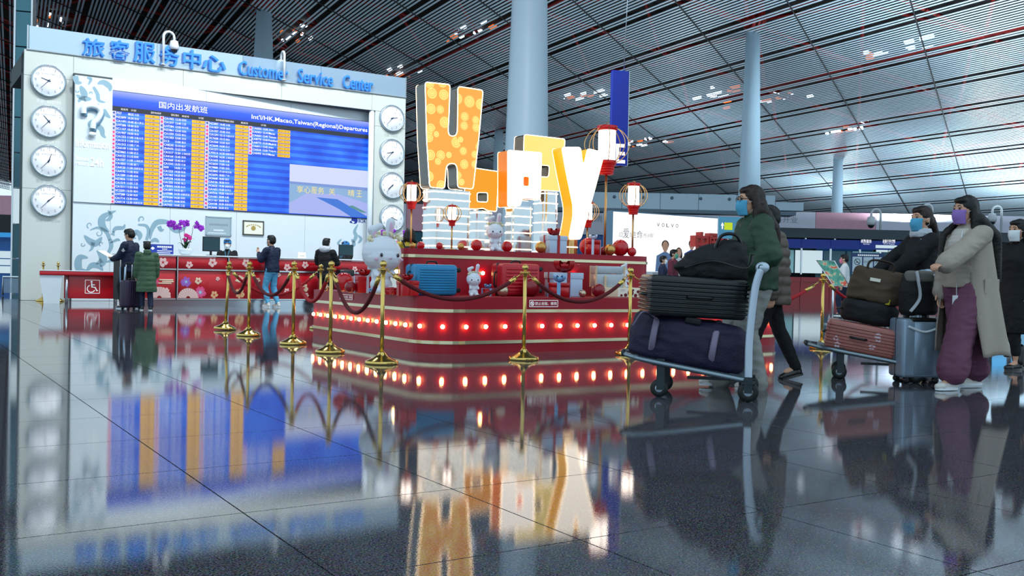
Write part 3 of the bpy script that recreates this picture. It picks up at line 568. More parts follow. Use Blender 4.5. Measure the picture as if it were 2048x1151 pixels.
fl_ = [(325, 524, 10, 'white', 'red', 5), (377.5, 529, 7.5, 'white', 'red', 5), (424, 524.5, 9.5, 'white', 'red', 5), (491, 525, 9, 'white', 'red', 5), (573, 534, 8, 'white', 'red', 5), (609, 529, 8, 'white', 'red', 5), (708, 538, 7, 'white', 'red', 5),
    (371.7, 563, 11, 'purple', 'blue', 6), (396, 561, 7.5, 'cream', 'red', 5), (435, 557, 4.5, 'white', 'red', 5), (400, 588, 12.5, 'pink', 'blue', 10), (428, 592, 8, 'orange', 'red', 5), (330, 585, 11, 'fan', 'blue', 10), (304, 560, 13, 'pink', 'white', 8),
    (557, 549, 5, 'white', 'red', 5), (573, 582, 7, 'white', 'red', 5), (479, 587, 11, 'orange', 'red', 8), (607, 575, 11, 'cream', 'red', 8), (515, 560, 6, 'cream', 'red', 5), (612, 590, 6, 'white', 'red', 5), (660, 590, 7, 'cream', 'red', 5), (690, 570, 8, 'purple', 'blue', 6)]
for px, py, r, p, c, n in fl_:
    x, z = cu(px, py)
    for t, a, b in secs:
        if a < x < b: rr = r * .0118; x = min(max(x, a + rr + .04), b - rr - .03); blossom(t, x - a, max(z, .19 + rr), rr, (-.047 if z > .88 else -.022), n, p, c)
for px, r in ((318, 22), (366, 20)):
    x = cu(px, 595)[0]
    for t, a, b in secs:
        if a < x < b: fan(t, min(max(x - a, r * .0118 + .03), b - a - r * .0118 - .03), .2, r * .0118, -.03)
t, a, b = secs[0]; g = MB(); x = cu(332, 565)[0] - a
for k, (dx, dz, L) in enumerate(((0, .1, .32), (.04, .06, .26), (-.03, .02, .3))): g.rbox((x + dx, -.023, .52 + dz), (L, .006, .03), .002, seg=1)
g.build('cloud_motif', M_F['cream'], t)
t, a, b = secs[2]; x = cu(478, 560)[0] - a; g = MB(); g.plate([[(x - .1, .62), (x + .0, .76), (x + .12, .7), (x + .02, .58)]], .003, -.023); g.build('card_motif', M_F['cream'], t)
# ---- accessible desk
DA = math.radians(24); P0 = G(78, 606); U2 = Vector((math.cos(DA), math.sin(DA), 0)); PD = Plane(P0, U2); du = PD.uv
dk = thing('accessible_desk', 'low red desk with white wheelchair symbol beside the clock pillar', 'desk', P0, DA)
L = du(241, 560)[0]; zt = .78; xa = du(128, 570)[0]
MB().rbox((L / 2, .3, zt - .06), (L, .7, .1), .02, m=0).build('top_edge', M_CRED, dk); MB().rbox((L / 2, .3, zt), (L + .01, .71, .02), .006).build('table_top', M_TOP, dk)
MB().rbox(((xa + L - .05) / 2, .1, .42), (L - .05 - xa, .04, .6), .008).build('front_panel', M_CRED, dk)
g = MB(); g.add([(0, -.02, zt - .11), (.5, -.02, zt - .11), (.44, .0, 0), (.1, .0, 0), (0, .6, zt - .11), (.5, .6, zt - .11), (.44, .5, 0), (.1, .5, 0)], [(0, 3, 2, 1), (4, 5, 6, 7), (0, 1, 5, 4), (1, 2, 6, 5), (2, 3, 7, 6), (3, 0, 4, 7)]); g.build('side_panel', M_WHITE, dk)
for xx, yy in ((xa + .06, .04), (L - .1, .04), (xa + .06, .55), (L - .1, .55)): MB().lathe([(.035, 0), (.035, zt - .11)], 14, c=(xx, yy, 0)).build('leg', M_TRIM, dk)
cx, cz = du(185, 573); r = .16; g = MB(); f = .012
for c, d in (((cx, .075, cz - r), (2 * r, .01, f)), ((cx, .075, cz + r), (2 * r, .01, f)), ((cx - r, .075, cz), (f, .01, 2 * r)), ((cx + r, .075, cz), (f, .01, 2 * r))): g.box(c, d)
g.ball((cx - .02, .075, cz + .115), (.024, .004, .024), n=12); y = .074
g.ribbon([(cx - .02, cz + .085), (cx - .012, cz - .01), (cx + .06, cz - .015), (cx + .1, cz - .1), (cx + .125, cz - .09)], [.03, .03, .026, .026, .02], y)
g.ribbon([(cx - .01, cz + .045), (cx + .055, cz + .045)], [.02, .02], y)
g.ribbon([(cx - .03 + .085 * math.cos(a), cz - .05 + .085 * math.sin(a)) for a in [math.radians(110 + 12 * k) for k in range(20)]], [.02] * 20, y); g.build('wheelchair_symbol', M_LET, dk)
# sanitizer bottle on the desk
M_PLW = mat('plastic_white', 'dfe8ee', .35, var=0); M_BLACKP = mat('plastic_black', '121417', .4, var=.02)
p = P0 + U2 * (du(229, 545)[0]) + Vector((0, .3, 0)) ; p.z = zt + .011
t = thing('pump_bottle', 'white pump bottle with dark cap on the red accessible desk', 'bottle', p); MB().lathe([(.04, 0), (.045, .02), (.045, .2), (.02, .24)], 16).build('bottle_body', M_PLW, t); g = MB(); g.lathe([(.018, .24), (.018, .28), (.008, .28), (.008, .33)], 10); g.tube([(0, 0, .33), (-.06, 0, .325)], .01, 6); g.build('pump', M_BLACKP, t)
# ---- things on the worktop
def on_top(px, back=.3): return W(cu(px, 510)[0] , TC + back, 1.2155)
M_SCR = mat('monitor_screen_dark', '16323c', .15, var=.3, vs=5, emis='1c4a50', est=.15)
def monitor(px, back, label, wpx=34, hp=29, rz=RZ):
    t = thing('monitor', label, 'monitor', on_top(px, back), rz); wd, ht = wpx * .0122, hp * .0122
    MB().rbox((0, 0, .1 + ht / 2), (wd, .035, ht), .008).build('casing', M_BLACKP, t); MB().box((0, -.019, .1 + ht / 2), (wd * .92, .004, ht * .88)).build('screen', M_SCR, t)
    MB().box((0, .03, .07), (.05, .03, .14)).build('neck', M_BLACKP, t); MB().rbox((0, .02, .008), (.2, .15, .016), .004).build('foot', M_BLACKP, t); return t
monitor(427, .2, 'dark monitor on the worktop below the grey plaque'); monitor(698, .2, 'dark monitor on the worktop next to the staff member by the rabbit', 33, 23)
M_LEAF = mat('leaf_green', '1f4a22', .4, var=.2, vs=20); M_ORCH = mat('orchid_purple', 'a028c8', .5, var=.2, vs=30); M_ORCH2 = mat('orchid_magenta', 'e02a90', .5, var=.2, vs=30); M_POT = mat('pot_white', 'd6e0e6', .2, var=0, coat=.5); M_STEM = mat('orchid_stem', '4b5a38', .6, var=.1)
def orchid(loc, label, k=1.0, seed=1):
    t = thing('potted_orchid', label, 'plant', loc, RZ, scale=k); rr = random.Random(seed)
    MB().lathe([(.08, 0), (.14, .03), (.165, .12), (.16, .15), (.14, .15), (.13, .12)], 24).build('pot', M_POT, t)
    for i in range(9):
        a = i * .7 + rr.uniform(-.2, .2); h = rr.uniform(.12, .3); L = rr.uniform(.14, .24); d = Vector((math.cos(a), math.sin(a) * .6, 0)); n = Vector((-d.y, d.x, 0)) * .04
        V = []
        for q in range(5):
            f = q / 4; c = d * L * f + Vector((0, 0, .13 + h * math.sin(f * 2.2))); wv = math.sin(math.pi * (f * .85 + .12)); V += [c + n * wv, c - n * wv]
        MB().add(V, [(2 * q, 2 * q + 1, 2 * q + 3, 2 * q + 2) for q in range(4)], sm=True).build('leaf', M_LEAF, t)
    for j, (sx, ht) in enumerate(((-.16, .66), (-.04, .7), (.16, .68), (.03, .42))):
        P = bez2([Vector((sx * .3, 0, .12)), Vector((sx * .9, .01, .12 + ht * .55)), Vector((sx * 1.1, 0, .1 + ht * .9)), Vector((sx * 1.9, -.05, .06 + ht))], 5); st = MB().tube(P, .006, 5).build('flower_stem', M_STEM, t)
        for q in range(11 if j < 3 else 5):
            c = P[-1] + Vector((rr.uniform(-.11, .11), rr.uniform(-.08, .05), rr.uniform(-.13, .06))); g = MB()
            for e in range(5):
                a = e * 1.2566 + rr.uniform(0, 1); o = Vector((math.cos(a), -.25, math.sin(a))) * .028; g.ball(c + o, (.024, .01, .024), n=8)
            g.ball(c + Vector((0, -.015, 0)), .01, n=6); g.build('flower', M_ORCH if j < 3 else M_ORCH2, st)
    return t
orchid(on_top(379, .35), 'purple orchid in a round white pot on the red counter', 1.0, 1); orchid(on_top(797, .3) + Vector((0, .0, 0)), 'purple orchid half hidden by the big rabbit and the red tier', 1.0, 4)
g = MB(); t = thing('notice_card', 'dark blue notice card standing on the red counter', 'card', on_top(327, .2), RZ); wd, ht = .54, .23
MB().box((0, 0, ht / 2), (wd, .02, ht)).build('card', mat('card_blue', '2a3fa0', .4, var=.02), t); g = MB(); 
for q in range(7): g.box((-.08 + .048 * q, -.0125, ht * .75), (.036, .004, .036))
for q, (x_, w_) in enumerate(((.07, .12), (.07, .34), (.05, .3))): g.box((x_, -.0125, ht * (.53 - .19 * q)), (w_, .004, .014))
g.plate([[(-.2, ht * .75), (-.155, ht * .58), (-.2, ht * .41), (-.245, ht * .58)]], 0, -.013); g.build('print', M_LET, t, kind='stuff')
t = thing('small_card', 'small white card standing on the worktop beside the hooded man', 'card', on_top(611, .25), RZ); MB().add([(-.1, -.03, 0), (.1, -.03, 0), (.1, 0, .15), (-.1, 0, .15), (-.1, .03, 0), (.1, .03, 0)], [(0, 1, 2, 3), (5, 4, 3, 2), (0, 3, 4), (1, 5, 2)]).build('folded_sheet', M_PAPER, t); MB().box((0, -.02, .06), (.12, .002, .01), M=Matrix.Identity(4)).build('print', M_GREYP, t)
# ================================================================ STANCHIONS AND ROPES
M_BRASS = mat('polished_brass', 'd8b868', .16, 1.0, var=.04); M_ROPE = mat('velvet_rope_red', 'a80f1c', .75, var=.2, vs=60); M_ROPE2 = mat('velvet_rope_dark_red', '5c0f18', .8, var=.2, vs=60)
def stanchion_proto():
    t = thing('rope_stanchion', 'x', 'stanchion', (0, 0, 0), 0, 'brass rope stanchions')
    MB().lathe([(.155, 0), (.16, .006), (.16, .026), (.15, .034), (.085, .06), (.05, .085), (.032, .11), (.024, .12)], 36).build('base', M_BRASS, t)
    MB().lathe([(.02, .1), (.02, .905)], 18).build('pole', M_BRASS, t)
    c = MB().lathe([(.022, .87), (.026, .875), (.026, .9), (.045, .905), (.045, .912), (.02, .918), (.014, .925), (.014, .935)], 22).build('collar', M_BRASS, t)
    for k in range(4):
        g = MB(); a = k * math.pi / 2 + .4; o = Vector((math.cos(a), math.sin(a), 0)); g.tube([o * .04 + Vector((0, 0, .908)) + (o * math.cos(b) + Vector((0, 0, 1)) * math.sin(b)) * .014 for b in [i * .785 for i in range(8)]], .003, 5, closed=True); g.build('hook_ring', M_BRASS, c)
    MB().ball((0, 0, .962), .035, n=20).build('finial_ball', M_BRASS, t); return t
stp = stanchion_proto()
SPOS = [('nearest_corner', G(763, 727), 'brass stanchion standing before the big rabbit at the rounded platform corner'), ('b', G(660, 705), 'brass stanchion in front of the hooded man, beside the bulb-lit platform side'), ('c', G(586, 688), 'brass stanchion between the man in jeans and the platform'), ('d', G(497, 671), 'brass stanchion just short of the man in jeans'), ('e', G(450, 659), 'slightly leaning brass stanchion at the outer end of the rope line'),
    ('f', G(1047, 719), 'brass stanchion in front of the red suitcase on the platform'), ('g', G(1258, 709), 'brass stanchion beside the loaded cart with the purple bag'), ('h', G(1643, 697), 'brass stanchion with many rope hooks beside the fish poster stand'), ('i', Vector((-2.96, 15.2, 0)), 'brass stanchion behind the platform, in front of the hooded man')]
SP_ = {}
for k, (n, p, lb) in enumerate(SPOS):
    o = stp if k == 0 else dup(stp, p, .3 * k, lb); o.location = p; o['label'] = lb; SP_[n[0]] = p
    if n == 'e': o.rotation_euler = (0, .05, .3); o.location.z = .008
for k, px in enumerate((86, 93)):
    dup(stp, (G(81, 602) + U2 * (.0 + .34 * k) + Vector((0.0, .12, 0))), .2, 'brass stanchion parked behind the accessible desk, %s' % ('against the clock pillar' if k == 0 else 'on the orchid side of its twin'), )
def rope(a, b, sag, m, label, n=22):
    A, B = SP_[a] + Vector((0, 0, .895)), SP_[b] + Vector((0, 0, .895)); d = (B - A).normalized(); A += d * .05; B -= d * .05
    t = thing('barrier_rope', label, 'rope', (A + B) / 2 * 1, 0, 'red velvet barrier ropes'); C0 = Vector(t.location)
    P = [A.lerp(B, i / n) - Vector((0, 0, sag * (1 - (2 * i / n - 1) ** 2))) - C0 for i in range(n + 1)]
    MB().tube(P[2:-2], .021, 10).build('cord', m, t)
    for e in (P[:3], P[-3:][::-1]): MB().tube([e[0].lerp(e[2], .45), e[0].lerp(e[2], 1.0)], .023, 10).build('brass_end', M_BRASS, t); MB().tube([e[0], e[0].lerp(e[2], .5)], .006, 6).build('snap_hook', M_BRASS, t)
rope('n', 'b', .43, M_ROPE2, 'dark red rope hanging deep in front of the platform side'); rope('b', 'c', .36, M_ROPE, 'bright red rope ending at the stanchion before the hooded man'); rope('c', 'd', .33, M_ROPE2, 'dark red rope crossing the legs of the man in jeans'); rope('d', 'e', .34, M_ROPE2, 'short dark red rope between the two outermost stanchions')
rope('e', 'i', .38, M_ROPE, 'long red rope running behind the others to the stanchion behind the platform'); rope('n', 'f', .27, M_ROPE2, 'dark red rope swagged in front of the blue suitcase'); rope('f', 'g', .29, M_ROPE2, 'dark red rope swagged in front of the gift boxes'); rope('g', 'h', .42, M_ROPE, 'red rope passing behind the woman in the green jacket')
SP_['z'] = SP_['h'] + Vector((2.0, 1.6, 0)); rope('h', 'z', .36, M_ROPE, 'red rope running behind the cart with the brown tote')
dup(stp, SP_['z'], 1.0, 'brass stanchion hidden behind the luggage of the second cart')
# ================================================================ FESTIVE PLATFORM
M_PRED = mat('platform_red', '9e0522', .42, var=.05, vs=1.5, coat=.05); M_GOLDT = mat('trim_champagne', 'd9cfa8', .22, .9, var=.03)
M_BULB = glow('bulb_warm', 'ffc880', 30.0); M_SOCK = mat('bulb_socket_gold', 'b08a48', .3, .9, var=0)
PS0, PS1, PT0, PT1, PZ = 4.97, 10.62, 9.42, 13.0, .63
US0, US1, UT0, UT1, UZ = 5.12, 9.03, 10.45, 11.95, 1.18
def rrect(x0, x1, y0, y1, rf, rb, n=10):
    L = []
    for cx, cy, a0, r in ((x0 + rf, y0 + rf, 180, rf), (x1 - rf, y0 + rf, 270, rf), (x1 - rb, y1 - rb, 0, rb), (x0 + rb, y1 - rb, 90, rb)):
        for k in range(n + 1):
            a = math.radians(a0 + 90 * k / n); L.append((cx + r * math.cos(a), cy + r * math.sin(a)))
    return L
def slab(L, z0, z1, grow=0.):
    cx = sum(p[0] for p in L) / len(L); N = len(L); g = MB(); V = [(x, y, z0) for x, y in L] + [(x, y, z1) for x, y in L]
    g.add(V, [(i, (i + 1) % N, N + (i + 1) % N, N + i) for i in range(N)], sm=False); g.add(V, [tuple(range(N, 2 * N)), tuple(range(N))[::-1]]); return g
def tier(nm, label, s0, s1, t0, t1, z0, z1, rf, bands, poly=None):
    t = thing(nm, label, 'platform', W(0, 0, z0), RZ); h = z1 - z0; zs = [0] + [b - z0 for b in bands] + [h]
    for a, b in zip(zs, zs[1:]): slab(poly(0) if poly else rrect(s0, s1, t0, t1, rf, .25), a, b).build('side_band', M_PRED, t)
    for b in bands: slab(poly(.012) if poly else rrect(s0 - .012, s1 + .012, t0 - .012, t1 + .012, rf + .012, .26), b - z0 - .018, b - z0 + .018).build('gold_trim', M_GOLDT, t)
    return t
LT = tier('platform_tier', 'wide red lower platform tier with champagne trims and a row of glowing bulbs', PS0, PS1, PT0, PT1, 0, PZ, .45, (.125, .475))
def upper_plan(g): return smooth_loop([(5.12 - g, UT0 - g), (US1 + g, UT0 - g), (US1 + g, UT1 + g), (5.82 - g, UT1 + g)], .3 + g, 10)
UT = tier('platform_tier', 'narrower red upper platform tier carrying the lit letters', US0, US1, UT0, UT1, PZ, UZ, .28, (1.09,), upper_plan)
bm_ = MB(); bm_.ball((0, -.028, 0), .024, n=12); BULB = bm_.mesh('bulb', M_BULB); sm_ = MB(); sm_.lathe([(.018, 0), (.018, .014)], 10, M=Matrix.Rotation(math.pi / 2, 4, 'X')); SOCK = sm_.mesh('socket', M_SOCK)
def bulb(par, x, y, z, ang):
    M = Matrix.Translation((x, y, z)) @ Matrix.Rotation(ang, 4, 'Z'); o = link('bulb', BULB, par, M=M); link('socket', SOCK, o)
def edge_pt(s0, t0, r, d):
    "walk along front-left edge: negative d = up the left side, positive = along the front"
    q = r * math.pi / 2
    if d > q / 2: return s0 + r + (d - q / 2), t0, 0
    if d < -q / 2: return s0, t0 + r + (-d - q / 2), -math.pi / 2
    a = math.radians(225) + d / r; return s0 + r + r * math.cos(a), t0 + r + r * math.sin(a), a - math.radians(270)
d = -3.2
while d < 5.3:
    x, y, a = edge_pt(PS0, PT0, .45, d); bulb(LT, x, y, .3, a); d += .254
for y in (9.95, 10.2, 10.5): bulb(LT, PS1, y, .3, math.pi / 2)
for d in (.42, 1.12, 1.82, 2.52, 3.2): bulb(UT, US0 + d, UT0, .9 - PZ, 0)
for f in (.3, .62): bulb(UT, 5.12 + .7 * f, UT0 + 1.5 * f, .9 - PZ, math.radians(-115))
def small_sign(plane_t, x0, y0, x1, y1, label, s_side=None):
    if s_side is None:
        p = TP(plane_t); a, b = p.uv(x0, y0), p.uv(x1, y1); loc = W(a[0], plane_t - .004, b[1]); rz = RZ
    else:
        p = Plane(W(s_side, 0), -E2); a, b = p.uv(x0, y0), p.uv(x1, y1); loc = p.loc(a[0], b[1], -.004) ; rz = p.rz
    t = thing('warning_sign', label, 'sign', loc, rz, 'small no climbing signs'); wd, ht = b[0] - a[0], a[1] - b[1]; f = .006; g = MB()
    MB().box((wd / 2, 0, ht / 2), (wd, .004, ht)).build('plate', mat('sign_plate_red', 'a3203a', .4, var=.02), t)
    for c, dd in (((wd / 2, -.003, 0), (wd, .002, f)), ((wd / 2, -.003, ht), (wd, .002, f)), ((0, -.003, ht / 2), (f, .002, ht)), ((wd, -.003, ht / 2), (f, .002, ht))): g.box(c, dd)
    g.text('禁止坐踏、攀爬', wd * .19, wd * .96, ht * .25, ht * .75, -.0035, 0, .0); r = ht * .3; g.ribbon([(wd * .095 + r * math.cos(k * .5236), ht / 2 + r * math.sin(k * .5236)) for k in range(13)], [.008] * 13, -.0035); g.ribbon([(wd * .095 - r * .7, ht / 2 + r * .7), (wd * .095 + r * .7, ht / 2 - r * .7)], [.008, .008], -.0035); g.ribbon([(wd * .095, ht * .35), (wd * .095, ht * .65)], [.012, .012], -.0035)
    g.build('lettering', M_LET, t, kind='stuff')
small_sign(PT0, 1059, 600, 1115, 613, 'small white-lettered no climbing sign on the platform front')
small_sign(0, 681, 588, 706, 599, 'small no climbing sign on the platform side below the red balls', s_side=PS0)
# ================================================================ LIT LETTERS
def h_face():
    m = bpy.data.materials.new('letter_face_orange_circles'); m.use_nodes = True; nt = m.node_tree; b = nt.nodes['Principled BSDF']
    tc = nt.nodes.new('ShaderNodeTexCoord'); mp = nt.nodes.new('ShaderNodeMapping'); mp.inputs['Rotation'].default_value = (math.pi / 2, 0, 0); nt.links.new(tc.outputs['Object'], mp.inputs[0])
    v = nt.nodes.new('ShaderNodeTexVoronoi'); v.voronoi_dimensions = '2D'; v.inputs['Scale'].default_value = 5.8; v.inputs['Randomness'].default_value = .8; nt.links.new(mp.outputs[0], v.inputs['Vector'])
    sc = nt.nodes.new('ShaderNodeSeparateColor'); nt.links.new(v.outputs['Color'], sc.inputs[0])
    def M_(op, a, b_=None):
        n = nt.nodes.new('ShaderNodeMath'); n.operation = op
        for i, q in enumerate((a, b_)):
            if q is None: continue
            if isinstance(q, (int, float)): n.inputs[i].default_value = q
            else: nt.links.new(q, n.inputs[i])
        return n.outputs[0]
    R = M_('ADD', M_('MULTIPLY', sc.outputs[0], .26), .22); d = v.outputs['Distance']
    inside = M_('LESS_THAN', d, R); rings = M_('GREATER_THAN', M_('SINE', M_('MULTIPLY', d, 44)), .25); core = M_('LESS_THAN', d, .13)
    fac = M_('MULTIPLY', inside, M_('ADD', M_('MULTIPLY', rings, .55), M_('ADD', .4, M_('MULTIPLY', core, .2))))
    mx = nt.nodes.new('ShaderNodeMix'); mx.data_type = 'RGBA'; mx.inputs[6].default_value = lin('f2a040'); mx.inputs[7].default_value = lin('fff08a'); nt.links.new(fac, mx.inputs[0])
    nt.links.new(mx.outputs[2], b.inputs['Emission Color']); b.inputs['Emission Strength'].default_value = 1.0; b.inputs['Base Color'].default_value = (.3, .14, .02, 1); return m
M_HF = h_face(); M_AF = glow('letter_face_orange', 'f7a326', 1.0); M_P1F = glow('letter_face_white', 'fff6ea', 1.9); M_P2F = glow('letter_face_yellow', 'ffe07c', 1.1); M_YF = glow('letter_face_warm_white', 'fff3e2', 1.9)
M_NEON = glow('neon_warm_white', 'ffe2bc', 5.0); M_SIDEG = mat('letter_side_bronze', '7d6a58', .25, .85, var=.05); M_SIDEH = mat('letter_side_pewter', '70706c', .3, .85, var=.06); M_SIDEO = mat('letter_side_orange', 'f08a1c', .3, emis='f0760c', est=.45, var=.03); M_SIDEY = mat('letter_side_gold', 'f0b416', .3, emis='efac0a', est=.5, var=.03)
def letter(nm, label, t, loops, th, mf, ms, rad=.05, edge=.0055):
    p = TP(t); LP = [[p.uv(*q) for q in L] for L in loops]; x0 = min(q[0] for q in LP[0]); z0 = min(q[1] for q in LP[0])
    LP = [smooth_loop([(q[0] - x0, q[1] - z0) for q in L], rad) for L in LP]
    r = thing(nm, label, 'letter', W(x0, t, z0), RZ, 'lit letters of the word Happy')
    V, Fc = outline_geo(LP, th / 2); g = MB(); g.add([(v.x, th / 2 - v.z, v.y) for v in V], Fc); g.build('letter_case', ms, r)
    V, Fc = outline_geo([[(q[0], q[1]) for q in L] for L in LP], 0); g = MB(); g.add([(v.x, -.004, v.y) for v in V], Fc); g.build('lit_face', mf, r)
    for L in LP: MB().tube([(q[0], -.006, q[1]) for q in L], edge, 6, closed=True).build('neon_edge', M_NEON, r)
    MB().tube([(q[0], th, q[1]) for q in LP[0]], edge * .8, 6, closed=True).build('rear_neon_edge', M_NEON, r)
    return r, W(x0, t, z0)
TH_, TA_, TP1, TP2, TY = 10.85, 11.35, 11.0, 11.5, 10.72
letter('letter_capital_h', 'tall orange letter H with yellow circle pattern and bright outline', TH_, [[(850, 164), (900, 169), (898, 225), (896, 262), (898, 270), (905, 272.6), (912, 270), (914.5, 262), (915.5, 172.6), (966, 180.5), (957, 280), (946, 378), (915, 375), (914, 335), (910, 327), (897, 327), (892, 335), (889, 377), (859, 374), (853, 280)]], .24, M_HF, M_SIDEH, .04)
letter('letter_a', 'orange square-shaped letter a half behind the H', TA_, [[(930, 333), (997, 343), (995, 385), (993, 423), (975, 421), (966, 416), (952, 418), (928, 416)], [(954, 385), (975, 385), (975, 404), (954, 403)]], .24, M_AF, M_SIDEG, .03)
letter('letter_p', 'white glowing letter p with orange side in front of the yellow one', TP1, [[(1015, 300.4), (1083, 305), (1080, 397), (1044.5, 395.4), (1040, 411), (1015, 413)], [(1046, 352), (1058.6, 353), (1058, 373), (1045.7, 372)]], .24, M_P1F, M_SIDEO, .03)
letter('letter_p', 'pale yellow letter p standing higher behind the white letter p', TP2, [[(1048, 268.7), (1130, 278), (1121, 382.5), (1081, 380), (1078, 400), (1044, 398)], [(1080, 330), (1098.5, 331), (1097, 354), (1078, 353)]], .24, M_P2F, M_SIDEG, .04)
letter('letter_y', 'glowing white letter y with a yellow side at the end of the word', TY, [[(1123, 294.5), (1160.7, 294.5), (1165, 326), (1168, 327), (1174.7, 297), (1208.8, 305), (1188.8, 380), (1161, 478), (1137, 478), (1145.4, 432), (1145.4, 411), (1131, 340)]], .22, M_YF, M_SIDEY, .04)
# pedestals with neon rings
M_ACR = mat('pedestal_mirror_silver', 'cfd6d8', .12, .9, var=.04); M_ACRG = mat('pedestal_mirror_gold', 'e0b070', .15, .9, var=.04)
def pedestal(label, t, xa, xb, ytop, dep, n, rnd=None, m=M_ACR, z0=UZ, nm='letter_pedestal'):
    p = TP(t); a, b = p.uv(xa, ytop), p.uv(xb, ytop); z1 = p.uv((xa + xb) / 2, ytop)[1]; wd = b[0] - a[0]; h = z1 - z0
    r = thing(nm, label, 'pedestal', W((a[0] + b[0]) / 2, t + dep / 2, z0), RZ, 'mirrored pedestals under the letters')
    if rnd: L = [(wd / 2 * math.cos(k * math.pi / 16), dep / 2 * math.sin(k * math.pi / 16)) for k in range(32)]
    else: L = rrect(-wd / 2, wd / 2, -dep / 2, dep / 2, .06, .06, 4)
    slab(L, 0, h).build('body', m, r)
    for k in range(n):
        z = h - .03 - k * (h - .08) / max(1, n - 1) if n > 1 else h * .5
        MB().tube([(x * 1.01, y * 1.01, z) for x, y in L], .0085, 6, closed=True).build('neon_ring', M_NEON, r)
pedestal('silver mirrored block with eight neon rings under the letter H', TH_ + .02, 866, 944, 380, .3, 8)
pedestal('neon-ringed block under the letter a, behind the seated rabbit', TA_ + .05, 955, 987, 421, .3, 5)
pedestal('mirrored block with neon rings under the white letter p', TP1 + .02, 1028, 1068, 412, .25, 6)
pedestal('taller mirrored block with neon rings under the pale yellow letter p', TP2 + .02, 1088, 1119, 383, .3, 7)
pedestal('short round gold pedestal under the letter y', TY + .04, 1137, 1161, 479, .2, 1, True, M_ACRG)
# ================================================================ LANTERNS
M_LW = glow('lantern_white', 'fff0e2', 4.0); M_LRED = mat('lantern_red', 'c8141c', .35, var=.05, emis='c81414', est=.12); M_WIRE = mat('lantern_wire_gold', 'c9a06a', .3, .9, var=.04)
def lantern(px, yt, yb, gw, t, label, zb=UZ, ball=False):
    p = TP(t); s, z1 = p.uv(px, yt); z0 = p.uv(px, yb)[1]; h = z1 - z0; k = h
    r = thing('globe_lantern', label, 'lantern', W(s, t, zb), RZ, 'red and white lanterns on poles'); zo = z0 - zb; R = gw * k
    MB().lathe([(.008 + .012 * k, 0), (.008 + .012 * k, zo + .01)], 10).build('pole', M_WIRE, r); MB().lathe([(.07, 0), (.07, .01), (.02, .014)], 14).build('foot', M_WIRE, r)
    MB().lathe([(.17 * k, zo + h * .27), (.17 * k, zo + h * .9)], 24).build('shade', M_LW, r); cp = MB().lathe([(.17 * k, zo + h * .86), (.2 * k, zo + h * .87), (.2 * k, zo + h * .95), (.1 * k, zo + h * .965)], 24).build('top_cap', M_LRED, r)
    MB().tube([(0, .05 * k * math.cos(a), zo + h * .97 + .05 * k * math.sin(a)) for a in [i * .524 for i in range(12)]], .005, 5, closed=True).build('hanging_ring', M_WIRE, cp)
    g = MB(); g.lathe([(.19 * k, zo + h * .2), (.19 * k, zo + h * .28)], 24); bc = g.build('bottom_cap', M_LRED, r)
    for i in range(4): MB().lathe([((.15 - .008 * i) * k, zo + h * (.155 - .05 * i)), ((.165 - .008 * i) * k, zo + h * (.17 - .05 * i)), ((.165 - .008 * i) * k, zo + h * (.19 - .05 * i)), ((.15 - .008 * i) * k, zo + h * (.205 - .05 * i))], 20).build('base_ring', M_LRED, bc)
    for i in range(8):
        a = i * math.pi / 4 + .25; u = Vector((math.cos(a), math.sin(a), 0)); P = [u * (.19 * k + (R - .19 * k) * math.sin(math.pi * q / 12) ** .7) + Vector((0, 0, zo + h * (.25 + .67 * q / 12))) for q in range(13)]
        MB().tube(P, .006, 5).build('wire_rib', M_WIRE, r)
    if ball: MB().ball((0, -.02, .045), .045, n=16).build('gold_ball', mat('ball_gold', 'c89a58', .28, .85, var=.03), r)
lantern(824, 362, 418, .43, 11.3, 'lantern on a pole at the end of the tier beside the wall clocks'); lantern(905, 408, 452, .41, 10.66, 'smallest lantern in front of the H pedestal'); lantern(1215, 247, 350, .44, 11.0, 'largest lantern, standing right beside the letter y'); lantern(1268, 363, 429, .43, 10.9, 'lantern in front of the white car advertisement'); lantern(1176, 400, 455, .42, 11.7, 'lantern mostly hidden behind the letter y')
